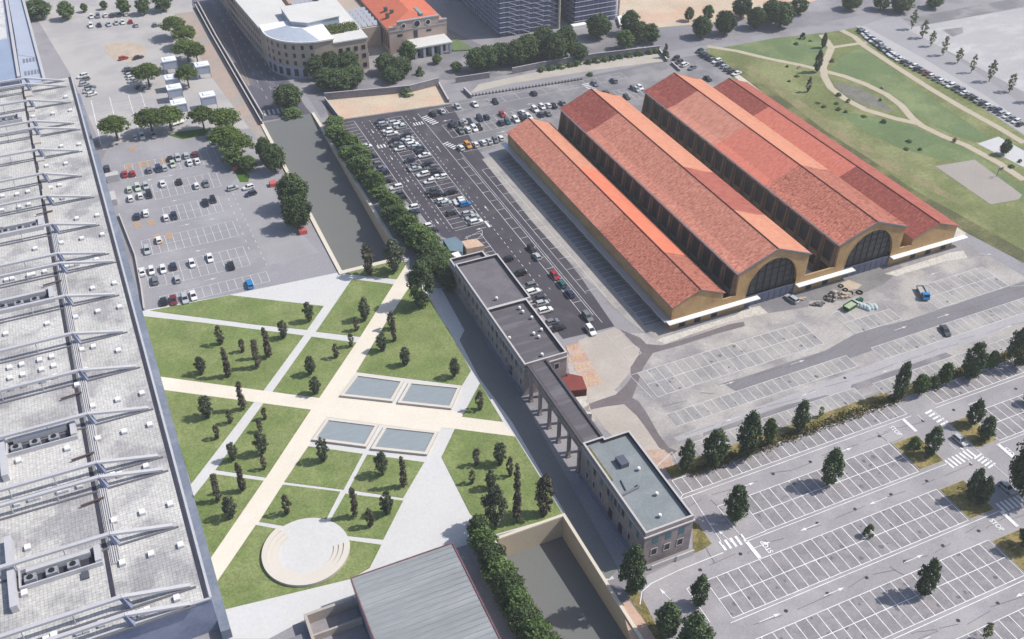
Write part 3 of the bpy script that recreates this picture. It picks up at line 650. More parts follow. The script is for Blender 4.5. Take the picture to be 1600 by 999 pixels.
q = MB(); q.box(170.9, YF+.55, 2.8, 176, YF+10, 3.1); solo('link_roof', q, mat('pale_link_roof', S(190,190,196),.1,.3,.1,2), 'small pale flat roof just behind the wall linking the arched halls', 'roof')

# ================================================================== GATEHOUSE COMPLEX (arcaded wing between two office blocks)
STONE = mat('gatehouse_plaster', S(178,166,166), .10,.15,.12,1.4, patch=S(160,150,152), pscale=.25, pcut=.55)
TRIM = mat('pale_cornice', S(216,212,212), .05,.3,.06,2)
RGREY = mat('membrane_roof', S(150,158,162), .06,.2,.08,1.5, patch=S(160,166,170), pscale=.15, pcut=.5)
RDARK = mat('bitumen_roof', S(112,108,114), .07,.15,.10,1.5, patch=S(128,124,130), pscale=.15, pcut=.55, stretch=(.4,3,1))
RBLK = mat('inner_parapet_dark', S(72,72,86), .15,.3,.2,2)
SHUT = flat('teal_shutter', S(80,130,142), .6); 
def block(t, pts, z, roofm, par=.9, th=.45, roof_drop=1.0, trim=True):
    w_ = MB(); w_.prism(pts, 0, z-roof_drop); n = len(pts)
    a = sum(pts[i][0]*pts[(i+1) % n][1]-pts[(i+1) % n][0]*pts[i][1] for i in range(n))
    if a < 0: pts = pts[::-1]
    # parapet ring: inner offset towards centroid-ish by axis aligned shrink
    inn = []
    for i in range(n):
        p, c, nx = Vector(pts[i-1]), Vector(pts[i]), Vector(pts[(i+1) % n])
        e1 = (c-p).normalized(); e2 = (nx-c).normalized(); n1 = Vector((-e1.y, e1.x)); n2 = Vector((-e2.y, e2.x))
        d = (n1+n2)/max(.3, 1+n1.dot(n2)); inn.append((c.x+d.x*th, c.y+d.y*th))
    outw = []
    for i in range(n):
        p, c, nx = Vector(pts[i-1]), Vector(pts[i]), Vector(pts[(i+1) % n])
        e1 = (c-p).normalized(); e2 = (nx-c).normalized(); n1 = Vector((-e1.y, e1.x)); n2 = Vector((-e2.y, e2.x))
        d = (n1+n2)/max(.3, 1+n1.dot(n2)); outw.append((c.x-d.x*.3, c.y-d.y*.3))
    part('wall', w_, STONE, t)
    pr = MB()
    for i in range(n):
        j = (i+1) % n
        pr.add([(*pts[i],z-roof_drop+.003),(*pts[j],z-roof_drop+.003),(*pts[j],z),(*pts[i],z)], [(0,1,2,3)])
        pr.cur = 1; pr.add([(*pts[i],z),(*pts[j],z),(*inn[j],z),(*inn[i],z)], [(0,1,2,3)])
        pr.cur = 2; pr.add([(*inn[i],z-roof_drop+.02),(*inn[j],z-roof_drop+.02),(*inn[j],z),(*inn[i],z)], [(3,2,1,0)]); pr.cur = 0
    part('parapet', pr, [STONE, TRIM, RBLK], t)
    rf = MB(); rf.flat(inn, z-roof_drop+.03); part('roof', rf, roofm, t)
    if trim:
        cn = MB()
        for i in range(n):
            j = (i+1) % n
            cn.add([(*outw[i],z-1.5),(*outw[j],z-1.5),(*outw[j],z-1.25),(*outw[i],z-1.25),(*pts[i],z-1.5),(*pts[j],z-1.5),(*pts[i],z-1.25),(*pts[j],z-1.25)], [(0,1,2,3),(3,2,7,6),(4,5,1,0)])
        part('cornice', cn, TRIM, t)
def wwin(t, face, pos, along, z0, w_, h, m, frame=True):
    """window on an axis-aligned wall: face 'W','S','E'; pos = wall coordinate; along = centre along the wall"""
    q = MB(); fr = MB(); a0, a1 = along-w_/2, along+w_/2
    if face == 'W': q.box(pos-.05,a0,z0,pos-.02,a1,z0+h); fr.box(pos-.1,a0-.16,z0-.16,pos-.01,a1+.16,z0); fr.box(pos-.1,a0-.16,z0+h,pos-.01,a1+.16,z0+h+.16); fr.box(pos-.1,a0-.16,z0,pos-.01,a0,z0+h); fr.box(pos-.1,a1,z0,pos-.01,a1+.16,z0+h)
    if face == 'E': q.box(pos+.02,a0,z0,pos+.05,a1,z0+h); fr.box(pos+.01,a0-.16,z0-.16,pos+.1,a1+.16,z0); fr.box(pos+.01,a0-.16,z0+h,pos+.1,a1+.16,z0+h+.16)
    if face == 'S': q.box(a0,pos-.05,z0,a1,pos-.02,z0+h); fr.box(a0-.16,pos-.1,z0-.16,a1+.16,pos-.01,z0); fr.box(a0-.16,pos-.1,z0+h,a1+.16,pos-.01,z0+h+.16); fr.box(a0-.16,pos-.1,z0,a0,pos-.01,z0+h); fr.box(a1,pos-.1,z0,a1+.16,pos-.01,z0+h)
    o = part('window', q, m, t)
    if frame: part('frame', fr, TRIM, o)
WDK = flat('window_dark', (.02,.022,.028), .3, .5)
gS = empty('gatehouse', (84,122,0), 'two-storey stone block with pale grey flat roof, nearest the car park trees', 'office building', 'gatehouse buildings along the new grey road')
block(gS, [(78.6,108.7),(90.3,108.7),(90.3,136.4),(84.0,136.4),(84.0,137.2),(78.6,137.2)], 10.9, RGREY)
for i, x in enumerate((81.2,84.4,87.6)):
    wwin(gS,'S',108.7,x,6.4,1.4,1.9,SHUT,False); wwin(gS,'S',108.7,x,2.8,1.3,1.9,WDK)
for i, y in enumerate((111.5,114.6,117.8,119.6,121.2,122.8,124.4,127.5,130.8,134)):
    wwin(gS,'W',78.6,y,6.4,1.0,1.9,SHUT if i in (0,1,3,5,7,9) else WDK,False)
for i, y in enumerate((111.5,114.6,127.5,130.8,134)): wwin(gS,'W',78.6,y,2.4,1.0,1.9,WDK)
for y in (118.3,122.8):
    q = MB(); q.box(78.5,y-.8,.0,78.58,y+.8,3.4); part('door', q, WDK, gS)
q = MB(); q.box(78.05,108.5,.0,78.58,137,.7); part('plinth', q, mat('lilac_plinth', S(150,148,172),.1,.3,.1,2), gS)
q = MB(); q.box(80.0,107.0,0,88.5,107.25,1.4); q.box(86,106.8,0,90.4,107.1,1.6); solo('low_wall', q, TRIM, 'low pale wall and ramp in front of the stone block end', 'wall')
q = MB(); q.box(79.2,125,9.95,79.9,136,10.15); part('moss_strip', q, mat('moss', S(128,120,72),.2,.5,.3,3), gS)
def roof_vent(x, y, z, lab, s=.5):
    q = MB(); q.tube((x,y,z),(x,y,z+.5),.16*s*2,8); t = solo('roof_vent', q, GUTTER, lab, 'roof vent', 'small white vents on the gatehouse roofs')
    c = MB(); c.tube((x,y,z+.5),(x,y,z+.95),.42*s*2,8,.34*s*2); part('cap', c, WCAN, t)
for i, (u, v) in enumerate([(998,735),(1026,774),(1031,808)]): roof_vent(*W(u,v,10), 9.93, ['white roof vent nearest the middle of the pale grey gatehouse roof','white roof vent between the centre and the south edge of the pale grey roof','white roof vent close to the south parapet of the pale grey roof'][i])
x, y = W(972,722,10.5); q = MB(); q.box(x-1,y-1.4,9.93,x+1,y+1.4,11.2); solo('roof_hatch', q, flat('slate_box', S(100,104,122),.7), 'dark slate box hatch standing on the pale grey roof', 'roof hatch')
a, b_ = W(968,776,10.2), W(998,761,10.2); q = MB(); q.tube((*a,10.2),(*b_,10.2),.28,8); q.tube((*b_,10.2),(b_[0]-.2,b_[1]+.6,10.2),.3,8); a2 = W(970,750,10.2); q.tube((*W(978,766,10.2),10.15),(*a2,10.15),.16,6); solo('roof_duct', q, flat('duct_grey', S(120,122,130),.6), 'dark duct lying across the pale grey gatehouse roof', 'duct')
# arcaded wing
gW = empty('arcade_wing', (81,154,0), 'narrow open arcade with dark flat roof on slender pillars beside the road', 'arcade', 'gatehouse buildings along the new grey road')
q = MB(); q.box(78.6,137.3,8.6,84.2,167.4,9.9); part('roof_slab', q, STONE, gW)
q = MB(); q.box(79.6,137.4,9.93,83.6,167.3,9.96); part('roof', q, RDARK, gW)
q = MB(); q.box(78.5,137.3,9.9,79.3,167.4,10.5); q.box(83.6,137.3,9.9,84.2,167.4,10.5); part('parapet', q, mat('parapet_brown', S(104,98,104),.1,.4,.2,2), gW)
for k in range(6):
    y = 138.6+k*5.3
    for x in (78.8, 83.6):
        q = MB(); q.box(x-.35,y-.4,0,x+.35,y+.4,8.6); q.box(x-.5,y-.55,0,x+.5,y+.55,.5); part('pillar', q, STONE, gW)
q = MB(); q.box(78.5,137.4,7.7,79.1,167.3,8.6); part('beam', q, STONE, gW)
# middle block
gM = empty('gatehouse', (83,180,0), 'long stone block with dark ribbed flat roof and many small vents', 'office building', 'gatehouse buildings along the new grey road')
block(gM, [(78.0,167.5),(89.9,167.5),(89.9,192.2),(78.0,192.2)], 10.6, RDARK)
for i, y in enumerate((169.5,172.5,175.2,177,178.8,180.6,182.4,185,188,190.5)):
    wwin(gM,'W',78.0,y,6.3,1.0,1.8,SHUT if i % 3 == 0 else WDK,False)
    if i % 2 == 0 or i > 6: wwin(gM,'W',78.0,y,2.4,1.0,1.9,WDK)
q = MB(); q.box(77.92,175,0,77.98,176.8,3.4); part('door', q, WDK, gM)
q = MB(); q.box(77.4,167.5,.0,77.98,192,.7); part('plinth', q, MATS['lilac_plinth'], gM)
wwin(gM,'S',167.5,87,6.0,1.2,1.8,WDK)
for i, (u, v) in enumerate([(776,468),(812,483),(817,489),(831,498),(834,523),(846,517),(842,528),(796,530),(847,556)]):
    roof_vent(*W(u,v,9.8), 9.62, f'{ordn(i)} white roof vent from the far parapet of the dark ribbed gatehouse roof')
# north block
gN = empty('gatehouse', (84,204,0), 'stone block with plain dark roof at the tree row end, single small vent', 'office building', 'gatehouse buildings along the new grey road')
block(gN, [(78.1,192.3),(91.3,192.3),(91.3,215.4),(78.1,215.4)], 10.5, mat('plain_bitumen_roof', S(124,119,126), .05,.1,.08,1.5, patch=S(134,130,136), pscale=.15, pcut=.55))
block(gN, [(78.1,215.5),(88.6,215.5),(88.6,220.0),(78.1,220.0)], 9.4, MATS['plain_bitumen_roof'])
for y in (196,199,202,205,208,212): wwin(gN,'W',78.1,y,5.9,1.0,1.8,WDK,False); wwin(gN,'W',78.1,y,2.2,1.0,1.9,WDK)
q = MB(); q.prism(P([(692,374),(712,370),(724,380),(722,394),(703,392)],3.0),0,3.0); solo('canopy_shelter', q, mat('teal_canopy', S(128,152,166),.08,.3,.08,2), 'blue-grey square shelter roof beside the north end of the gatehouse', 'shelter')
q = MB(); q.prism(P([(721,377),(744,373),(757,384),(729,389)],2.8),0,2.8); solo('kiosk', q, SAND, 'sand coloured flat kiosk roof north of the gatehouse', 'kiosk')
q = MB(); q.prism(P([(705,396),(716,393),(722,401),(712,404)],4),0,4); solo('plant_box', q, WCAN, 'white plant box by the dark tree row and gatehouse corner', 'plant box')
q = MB(); q.prism([(90.1,168.2),(93.4,165.2),(92.2,160.4),(86.0,162.2),(86.5,166.8),(90.0,166.9)],0,3.0); solo('annex', q, mat('red_annex_roof', S(150,82,76),.12,.3,.15,2), 'low annex with dark red roof and pale rim behind the arcade', 'annex')
q = MB(); q.prism([(86.6,160.2),(91.4,159.0),(89.6,152.6),(86.0,154.0)],0,2.2); solo('annex', q, mat('white_annex_roof', S(226,220,212),.12,.3,.15,2, patch=S(170,160,150), pscale=.5), 'ruined pale white flat annex behind the arcade', 'annex')

# ================================================================== FACTORY with the beam roof
def FX(y): return -6.3-0.0178*(y-130)
ZR = 10.0; FY0, FY1 = 129.8, 394.0; FXL = -150
FROOF = mat('factory_roof_sheet', S(218,216,213,1.32), .15,.08,.18,1.2, patch=S(184,182,184,1.35), pscale=.09, pcut=.54, brick=(1/.72,.74,.12))
FWALL = mat('factory_blue_wall', S(150,160,190), .08,.1,.08,1.0, patch=S(164,172,198), pscale=.1, pcut=.5)
FSTRIP = mat('factory_side_ledge', S(136,146,164), .10,.1,.10,1.5, patch=S(152,160,176), pscale=.15, pcut=.55)
BEAM = mat('pale_steel_beam', S(216,216,222), .05,.5,.05,3, rough=.7)
fac = empty('factory_building', (FX(130), FY0, 0), 'huge pale factory with ribbed flat roof and rows of raised white beams', 'factory')
q = MB(); q.prism([(FX(FY0),FY0),(FX(FY1),FY1),(FXL,FY1),(FXL,FY0)], 0, ZR-.05); part('wall', q, FWALL, fac)
q = MB(); q.flat([(FX(FY0)-.3,FY0+.3),(FX(FY1)-.3,FY1-.3),(FXL,FY1-.3),(FXL,FY0+.3)], ZR); part('roof', q, FROOF, fac)
q = MB(); q.beam((FX(FY0),FY0,ZR+.15),(FX(FY1),FY1,ZR+.15),.5,.5); q.beam((FX(FY0),FY0,ZR+.1),(FXL,FY0,ZR+.1),.4,.4); part('parapet', q, BEAM, fac)
q = MB(); q.beam((FX(FY0)-.9,FY0,ZR+.03),(FX(FY1)-.9,FY1,ZR+.03),.7,.06); part('gutter', q, RBLK, fac)
q = MB(); q.prism([(FX(FY0),FY0-3),(FX(FY0)+1.9,FY0-3),(FX(340)+1.9,340),(FX(340),340)], 0, 2.9); part('side_ledge', q, FSTRIP, fac)
q = MB(); q.prism([(FX(340)+.01,340),(FX(340)+1.2,340),(FX(FY1)+1.2,FY1),(FX(FY1),FY1)], 0, 2.7); part('side_ledge', q, FSTRIP, fac)
def FPX(y): return -21.7-0.0199*(y-131)     # line of the posts
q = MB()
q.beam((FPX(130)-1.9,FY0+8,ZR+.02),(FPX(392)-1.9,392,ZR+.02),.9,.05); part('expansion_gap', q, RBLK, fac)
for k in range(4):
    q = MB(); off = -.9+.42*k
    if k == 0: q.beam((FPX(130)-.35,FY0+16,ZR+.12),(FPX(395)-.35,392,ZR+.12),1.9,.2); part('pipe_tray', q, mat('pale_tray', S(214,210,204),.08,.5,.08,2), fac)
    q = MB(); q.tube((FPX(130)+off,FY0+16,ZR+.34),(FPX(285)+off,285,ZR+.34),.13,6); part('pipe', q, BEAM, fac)
for k in range(7):
    y = 300+13.5*k; q = MB(); q.box(FPX(y)-1.6,y,ZR+.1,FPX(y)+.9,y+7,ZR+.75); part('duct_box', q, mat('pale_tray', (0,0,0)), fac)
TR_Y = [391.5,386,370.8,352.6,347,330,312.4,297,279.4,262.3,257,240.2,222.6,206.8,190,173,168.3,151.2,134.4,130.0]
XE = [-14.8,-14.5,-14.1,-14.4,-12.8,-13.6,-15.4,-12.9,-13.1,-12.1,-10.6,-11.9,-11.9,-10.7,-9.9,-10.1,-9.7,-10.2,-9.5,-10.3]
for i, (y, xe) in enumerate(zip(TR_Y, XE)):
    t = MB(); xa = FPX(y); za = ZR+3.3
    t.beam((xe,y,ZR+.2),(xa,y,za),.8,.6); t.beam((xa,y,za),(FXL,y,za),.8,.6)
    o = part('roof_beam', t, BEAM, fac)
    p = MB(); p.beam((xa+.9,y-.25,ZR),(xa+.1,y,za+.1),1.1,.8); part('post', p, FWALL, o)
    s_ = MB(); s_.beam((xe+1.0,y-.75,ZR+.08),(FXL,y-.75,ZR+.08),.5,.22); part('shadow_rib', s_, mat('shadow_rib_grey', S(120,120,130),.1,.3,.1,2), o)  # low rib beside each beam, coloured dark in place of the beam's shadow
    for k in range(1, 9):
        xx = xa-9*k
        if xx > -60: p = MB(); p.tube((xx,y,ZR),(xx,y,za-.2),.10,5); part('strut', p, BEAM, o)
# skylights on the roof (1 unit each)
SKM = mat('skylight_white', (.74,.75,.76), .04,.5,.04,3, rough=.5)
sky_px = [(102,102),(73,112),(170,161)]
SK = [(105,153),(110,172),(58,149+32),(85,177),(124,224),(96,229),(102,4),]
SK = [(0,0)]
SKY_PTS = [(102,151),(106,151)]
sk = []
for u, v in [(103,151),(83,177),(110,172),(52,182),(124,225),(96,228),(66,234),
   (103,255),(73,259),(93,289),(79,293),(98,309),(81,312),(44,299),(27,303),(45,319),(30,323),(4,306),(3,328),(120,341),(152,336),(160,366),(128,372),(96,379),(55,388),
   (151,405),(104,416),(112,414),(120,412),(45,430),(52,428),(70,424),(10,437),(19,435),(145,450),(179,442),(187,479),(153,486),(118,495),(74,505),(9,521),
   (128,546),(146,541),(185,547),(81,557),(62,562),(34,569),(15,574),(84,571),(65,577),(36,585),(16,590),(86,588),(67,594),(38,601),(18,606),(134,578),(120,601),
   (222,614),(184,624),(145,634),(29,719),(153,685),(194,674),(234,663),(105,700),(228,728),(167,745),(176,742),(187,741),(93,767),(102,764),(124,758),(48,779),(58,776),(26,786),
   (178,813),(222,800),(266,787),(43,855),(191,879),(236,865),(282,851),(38,926),(276,934),(207,960),(220,957),(230,953),(134,983),(122,987),(158,974),(84,992),(72,999)]:
    sk.append(W(u, v, ZR+.5))
sk.sort(key=lambda p: (p[1]))
SKY0 = None
rows_sk = {}
for x, y in sk:
    i = next((j for j, yy in enumerate(sorted(TR_Y)) if yy > y), len(TR_Y)); rows_sk.setdefault(i, []).append((x, y))
TYs = sorted(TR_Y)
for i, L_ in sorted(rows_sk.items()):
    L_.sort(key=lambda p: -p[0])
    for j, (x, y) in enumerate(L_):
        q = MB(); q.box(x-.62,y-.7,ZR,x+.62,y+.7,ZR+.55)
        q2 = MB(); q2.box(x-.55,y-.63,ZR+.55,x+.55,y+.63,ZR+.78)
        if i == 0: wh = 'in front of the nearest roof beam'
        else: wh = f'behind the {ordn(i-1)} nearest roof beam'
        t = solo('skylight', q, BEAM, f'white box skylight, {ordn(j)} from the roof edge, {wh}', 'skylight', 'white skylights on the factory roof')
        part('dome', q2, SKM, t)
# plant wells on the roof
def plant(x0, x1, y0, y1, lab):
    t = empty('roof_plant', (x0, y0, ZR), lab, 'roof plant')
    q = MB(); q.box(x0,y0,ZR,x1,y0+.3,ZR+1.2); q.box(x0,y1-.3,ZR,x1,y1,ZR+1.2); q.box(x0,y0+.3,ZR,x0+.3,y1-.3,ZR+1.2); q.box(x1-1.2,y0+.3,ZR,x1,y1-.3,ZR+1.8); part('curb', q, BEAM, t)
    q = MB(); q.box(x0+.3,y0+.3,ZR+.02,x1-1.2,y1-.3,ZR+.1); part('tray', q, RBLK, t)
    n = int((x1-x0)/4)
    for k in range(n):
        xa = x0+1+k*4; q = MB(); q.box(xa,y0+1.0,ZR+.1,xa+2.2,y0+2.6,ZR+1.3); part('air_unit', q, mat('air_unit_grey', S(176,180,190),.1,.4,.1,2), t)
        q = MB(); q.tube((xa+1.1,y0+1.8,ZR+1.3),(xa+1.1,y0+1.8,ZR+1.5),.6,10); part('fan', q, MULL, t)
    q = MB(); q.box(x0+1.5,y1-1.6,ZR+.1,x1-2,y1-.7,ZR+1.6); part('duct', q, BEAM, t)
plant(-40, -27.5, 283, 288, 'sunken plant well with pale ducts near the middle of the factory roof')
plant(-42, -27.0, 243.5, 249, 'sunken plant well with dark tray halfway along the factory roof')
plant(-41, -26.0, 186, 191.5, 'sunken plant well with pale duct boxes by the double pipe bend')
plant(-40, -24.5, 146.5, 151.2, 'sunken plant well nearest the park entrance end of the factory roof')
plant(-46, -30, 361, 366, 'sunken plant well near the far end of the factory roof')
for (u0,v0,u1,v1,lab) in [(12,840,22,950,'tall pale concrete upstand beside the nearest plant well'),(2,690,8,745,'tall pale concrete upstand beside the second nearest plant well')]:
    a = W(u0,v0,ZR+1.5); c = W(u1,v1,ZR+1.5); q = MB(); q.beam((*a,ZR+1.0),(*c,ZR+1.0),1.3,2.0); solo('upstand', q, BEAM, lab, 'roof upstand')
for i,(u,v) in enumerate([(70,334),(82,444),(112,620),(130,715),(145,786)]):
    x,y = W(u,v,ZR+.3); q = MB(); q.beam((x-2.4,y-.2,ZR+.65),(x+2.4,y+.3,ZR+.65),.35,.3); solo('pipe_bracket', q, flat('rust_brown', S(110,88,84),.8), f'rusty brown cross bracket over the factory pipes, {ordn(4-i)} from the park south end', 'bracket', 'rusty brackets over the factory pipes')
x,y = W(133,899,ZR+.3); q = MB(); q.box(x-.7,y-.9,ZR,x+.7,y+.9,ZR+.5); solo('roof_hatch', q, flat('hatch_dark', S(96,98,110),.6), 'dark square hatch on the factory roof near its lit end', 'roof hatch')

# building beyond the factory
fb = empty('office_block', (-21,400,0), 'pale blue-roofed block with white ridges beyond the factory end', 'building')
q = MB(); q.prism([(-21.5,421),(-29,427),(-31,520),(-25.5,520)],0,9); part('lower_wing', q, mat('pale_blue_roof', S(196,206,226),.05,.1,.05,1.5), fb)
q = MB(); q.prism([(-29.5,396.5),(-31,520),(-110,520),(-110,396.5)],0,11.5); part('wall', q, FWALL, fb)
q = MB(); q.flat([(-30,397),(-32,440),(-110,440),(-110,397)],11.55); part('roof', q, mat('blue_grey_roof', S(170,186,214),.06,.1,.06,1.5), fb)
q = MB(); q.flat([(-32,440),(-32.5,520),(-110,520),(-110,440)],11.57); part('roof', q, mat('white_membrane', S(238,238,240),.05,.2,.1,1.0,patch=S(205,205,210),pscale=.2,pcut=.6), fb)
q = MB(); q.beam((-29.3,396.5,12),(-31.2,520,12),1.0,1.0); q.beam((-20.8,396.5,9.4),(-25.2,520,9.4),1.0,.8); part('ridge', q, BEAM, fb)
q = MB(); q.prism([(-21.2,396.5),(-25.5,520),(-30.4,520),(-29.0,396.5)],0,8.9); part('lower_wing', q, MATS['pale_blue_roof'], fb)
for k in range(2):
    for j in range(5): q = MB(); y = 405+k*13; q.box(-27.6+j*1.2,y,8.92,-26.9+j*1.2,y+4,9.05); part('rooflight', q, flat('rooflight_grey', S(140,146,160),.4), fb)

# ================================================================== BUILDINGS ALONG THE TOP STREET
CRM = mat('cream_render', S(206,190,176), .08, .1, .08, 1.2, patch=S(192,176,168), pscale=.2, pcut=.6)
CBASE = mat('pale_stone_base', S(196,198,212), .08,.2,.08,1.5)
WROOF = mat('white_roof', (.58,.575,.56), .05, .1, .06, 1.2)
cb = empty('corner_palace', (84,378,0), 'cream corner block with rounded tower, white roofs and a green terrace', 'building')
cc = (83.0, 394.5); cr_ = 18.3
arc = [(cc[0]+cr_*cos(a), cc[1]+cr_*sin(a)) for a in [pi+(.5*pi)*i/12 for i in range(13)]]
tower = arc+[(88.5,376.2),(88.5,392),(80,402),(64.7,402)]
q = MB(); q.prism(tower, 0, 15.0); part('tower', q, CRM, cb)
q = MB(); q.prism([(p[0]+(p[0]-cc[0])*.012, p[1]+(p[1]-cc[1])*.012) for p in arc]+[(88.5,376.0),(88.5,377),(84,379),(66,397)], 0, 5.0); part('base_storey', q, CBASE, cb)
q = MB(); q.prism([(p[0]+(p[0]-cc[0])*.03, p[1]+(p[1]-cc[1])*.03) for p in arc]+[(88.8,375.8),(88.8,392),(80,402),(64.3,402)], 15.0, 15.6); part('cornice', q, WCAN, cb)
q = MB()
top = [(cc[0]-4+4.5*cos(a), cc[1]-1+4.5*sin(a)) for a in [pi+(.5*pi)*i/12 for i in range(13)]]
for i in range(12):
    q.add([(*arc[i],15.65),(*arc[i+1],15.65),(*top[i+1],16.9),(*top[i],16.9)], [(0,1,2,3)])
part('fan_roof', q, mat('standing_seam_zinc', S(196,206,222),.08,.6,.1,3,rough=.6), cb)
q = MB(); q.prism([(76.5,396),(82.3,391.6),(96.2,393.6),(95,413),(76.5,413)], 13.0, 17.3); part('attic', q, mat('attic_blue', S(196,208,228),.05,.2,.05,2), cb)
q = MB(); q.prism([(76.2,395.6),(82.1,391.2),(96.6,393.2),(95.4,413.4),(76.2,413.4)], 17.3, 17.6); part('attic_roof', q, WROOF, cb)
q = MB(); q.prism([(88.5,376.4),(102.6,376.4),(102.6,470),(96,470),(96,384),(88.5,384)], 0, 13.2); part('east_wing', q, CRM, cb)
q = MB(); q.prism([(88.3,376.0),(103.0,376.0),(103.0,470.4),(95.6,470.4),(95.6,384.4),(88.3,384.4)], 13.2, 13.7); part('east_roof', q, WROOF, cb)
q = MB(); q.prism([(88.55,384.5),(95.9,384.5),(95.9,393.4),(88.55,392.4)], 0, 13.0); part('terrace', q, CRM, cb)
RT = random.Random(4); q = MB()
for _ in range(1500):
    x = RT.uniform(88.8,102); y = RT.uniform(384.8,393.0); zz = 13.75+RT.random()*1.1; d = Vector((RT.gauss(0,1),RT.gauss(0,1),RT.gauss(.5,1))).normalized(); u_ = d.orthogonal().normalized()*RT.uniform(.2,.4); v_ = d.cross(u_); p = Vector((x,y,zz)); q.add([p-u_,p-v_,p+u_,p+v_], [(0,1,2,3)])
part('terrace_planting', q, leaf_mat('leaf_terrace', [(.08,.11,.03),(.13,.17,.05),(.19,.24,.07)]), cb)
q = MB(); q.prism([(64.7,402),(80,402),(80,480),(60.5,480),(62,440)], 0, 13.8); part('west_wing', q, CRM, cb)
q = MB(); q.prism([(64.3,402.1),(80.4,402.1),(80.4,480.4),(60.1,480.4),(61.6,440)], 13.8, 14.3); part('west_roof', q, WROOF, cb)
for fl, z in enumerate((1.0, 5.6, 8.8, 12.2)):
    for i in range(1, 8):
        a = pi+(.5*pi)*(i+.0)/8; x, y = cc[0]+(cr_+.03)*cos(a), cc[1]+(cr_+.03)*sin(a); tx, ty = -sin(a), cos(a)
        h = 3.0 if fl == 0 else 1.7; hw = .9 if fl == 0 else .6; ex = .32 if fl == 0 else .06
        q = MB(); q.add([(x+cos(a)*ex-tx*hw, y+sin(a)*ex-ty*hw, z),(x+cos(a)*ex+tx*hw, y+sin(a)*ex+ty*hw, z),(x+cos(a)*ex+tx*hw, y+sin(a)*ex+ty*hw, z+h),(x+cos(a)*ex-tx*hw, y+sin(a)*ex-ty*hw, z+h)], [(0,1,2,3)])
        part('window', q, WDK, cb)
for fl, z in enumerate((1.2, 5.2, 8.8)):
    for i in range(4):
        q = MB(); x = 90.5+3.2*i; q.box(x,376.28,z,x+1.5,376.36,z+1.8); part('window', q, WDK, cb)
    for i in range(16):
        y = 405+3.4*i; xx = 64.7-(y-402)*.071; q = MB(); q.box(xx-.12,y,z+1,xx-.02,y+1.3,z+3); part('window', q, WDK, cb)
# solar sheds behind
q = MB(); q.box(84,416,0,95.4,470,11.0); t = solo('rear_block', q, CRM, 'flat block behind the rounded tower carrying tilted grey panels', 'building')
for r in range(4):
    for c in range(5):
        q = MB(); x, y = 84.6+c*2.1, 418+r*4; q.add([(x,y,11.3),(x+1.9,y,11.3),(x+1.9,y+2.8,12.2),(x,y+2.8,12.2)], [(0,1,2,3)]); part('panel', q, flat('panel_grey', S(190,194,206),.4), t)
q = MB(); q.box(104.5,398,0,115,470,8.5); t = solo('panel_shed', q, CRM, 'low shed between cream palace and red roof covered in pale panels', 'building')
for r in range(5):
    for c in range(4):
        q = MB(); x, y = 104.9+c*2.5, 399+r*4.2; q.add([(x,y,8.8),(x+2.2,y,8.8),(x+2.2,y+3.2,9.8),(x,y+3.2,9.8)], [(0,1,2,3)]); part('panel', q, MATS['panel_grey'], t)
# villa with red roof
vb = empty('theatre_villa', (128,386,0), 'pinkish villa with red tiled roof, round windows and columned porch', 'building')
VP = mat('villa_pink_plaster', S(214,192,180), .07, .1, .08, 1.2); VG = mat('villa_parapet', S(186,184,192), .06,.2,.08,1.5)
q = MB(); q.box(115.5,387,0,141,470,10.2); part('wall', q, VP, vb)
q = MB(); q.prism([(115.3,386.6),(141.2,386.6),(141.2,387.5),(115.3,387.5)], 0, 9.8); q.prism([(115.3,386.6),(141.2,386.6),(141.2,387.5),(115.3,387.5)], 9.8, 11.4); q.box(119,386.61,11.4,138,387.4,13.4); part('facade', q, [VP], vb)
q = MB(); q.box(115.2,386.4,9.6,141.4,386.6,10.0); q.box(118.9,386.3,13.4,138.1,387.6,13.8); q.box(115.2,386.3,11.4,119,387.6,11.8); q.box(138,386.3,11.4,141.4,387.6,11.8); part('cornice', q, VG, vb)
for x, r in ((121.8,.8),(127.8,1.3),(132.8,.95)):
    q = MB(); q.tube((x,386.5,11.6),(x,386.3,11.6),r,16); o = part('round_window', q, WDK, vb)
    q = MB(); q.tube((x,386.58,11.6),(x,386.45,11.6),r+.3,16); part('frame', q, WCAN, o)
for x, z, ww, hh in ((120,7.2,2.2,1.0),(133,7.4,2.2,1.0),(127,5.6,1.8,3.2)):
    q = MB(); q.box(x-ww/2,386.5,z,x+ww/2,386.58,z+hh); part('window', q, WDK, vb)
for k in range(6): q = MB(); q.box(115.35,389+2.6*k,1.5,115.48,390.2+2.6*k,8.5); part('window', q, WDK, vb)
q = MB()
for (xa,ya,xb,yb,xc,yc) in []: pass
q.add([(115.2,387.6,10.3),(141.2,387.6,10.3),(141.2,470,10.3),(115.2,470,10.3),(128.2,398,13.6),(128.2,470,13.6)], [(0,1,4),(1,2,5,4),(3,0,4,5)]); part('roof', q, [mat('villa_red_tile', S(232,132,104,1.5),.08,.2,.1,2)], vb)
q = MB(); q.box(123,377,4.6,140,386.6,5.2); part('porch_roof', q, WROOF, vb)
for x in (123.6,127.4,131.2,135.2,139.2): q = MB(); q.box(x-.55,377.2,0,x+.55,378.3,4.6); part('column', q, CBASE, vb)
q = MB(); q.box(123,380.5,0,140,381,4.6); part('porch_wall', q, CBASE, vb)
for x in (125.5,129.3,133.2,137.2): q = MB(); q.box(x-.8,380.35,0,x+.8,380.45,3.4); part('door', q, WDK, vb)
for (x, y) in ((118,398),(121,401),(119.5,405)):
    q = MB(); q.box(x,y,11.0,x+1.4,y+1.4,13.4); part('chimney', q, flat('chimney_dark', S(110,108,104),.8), vb)
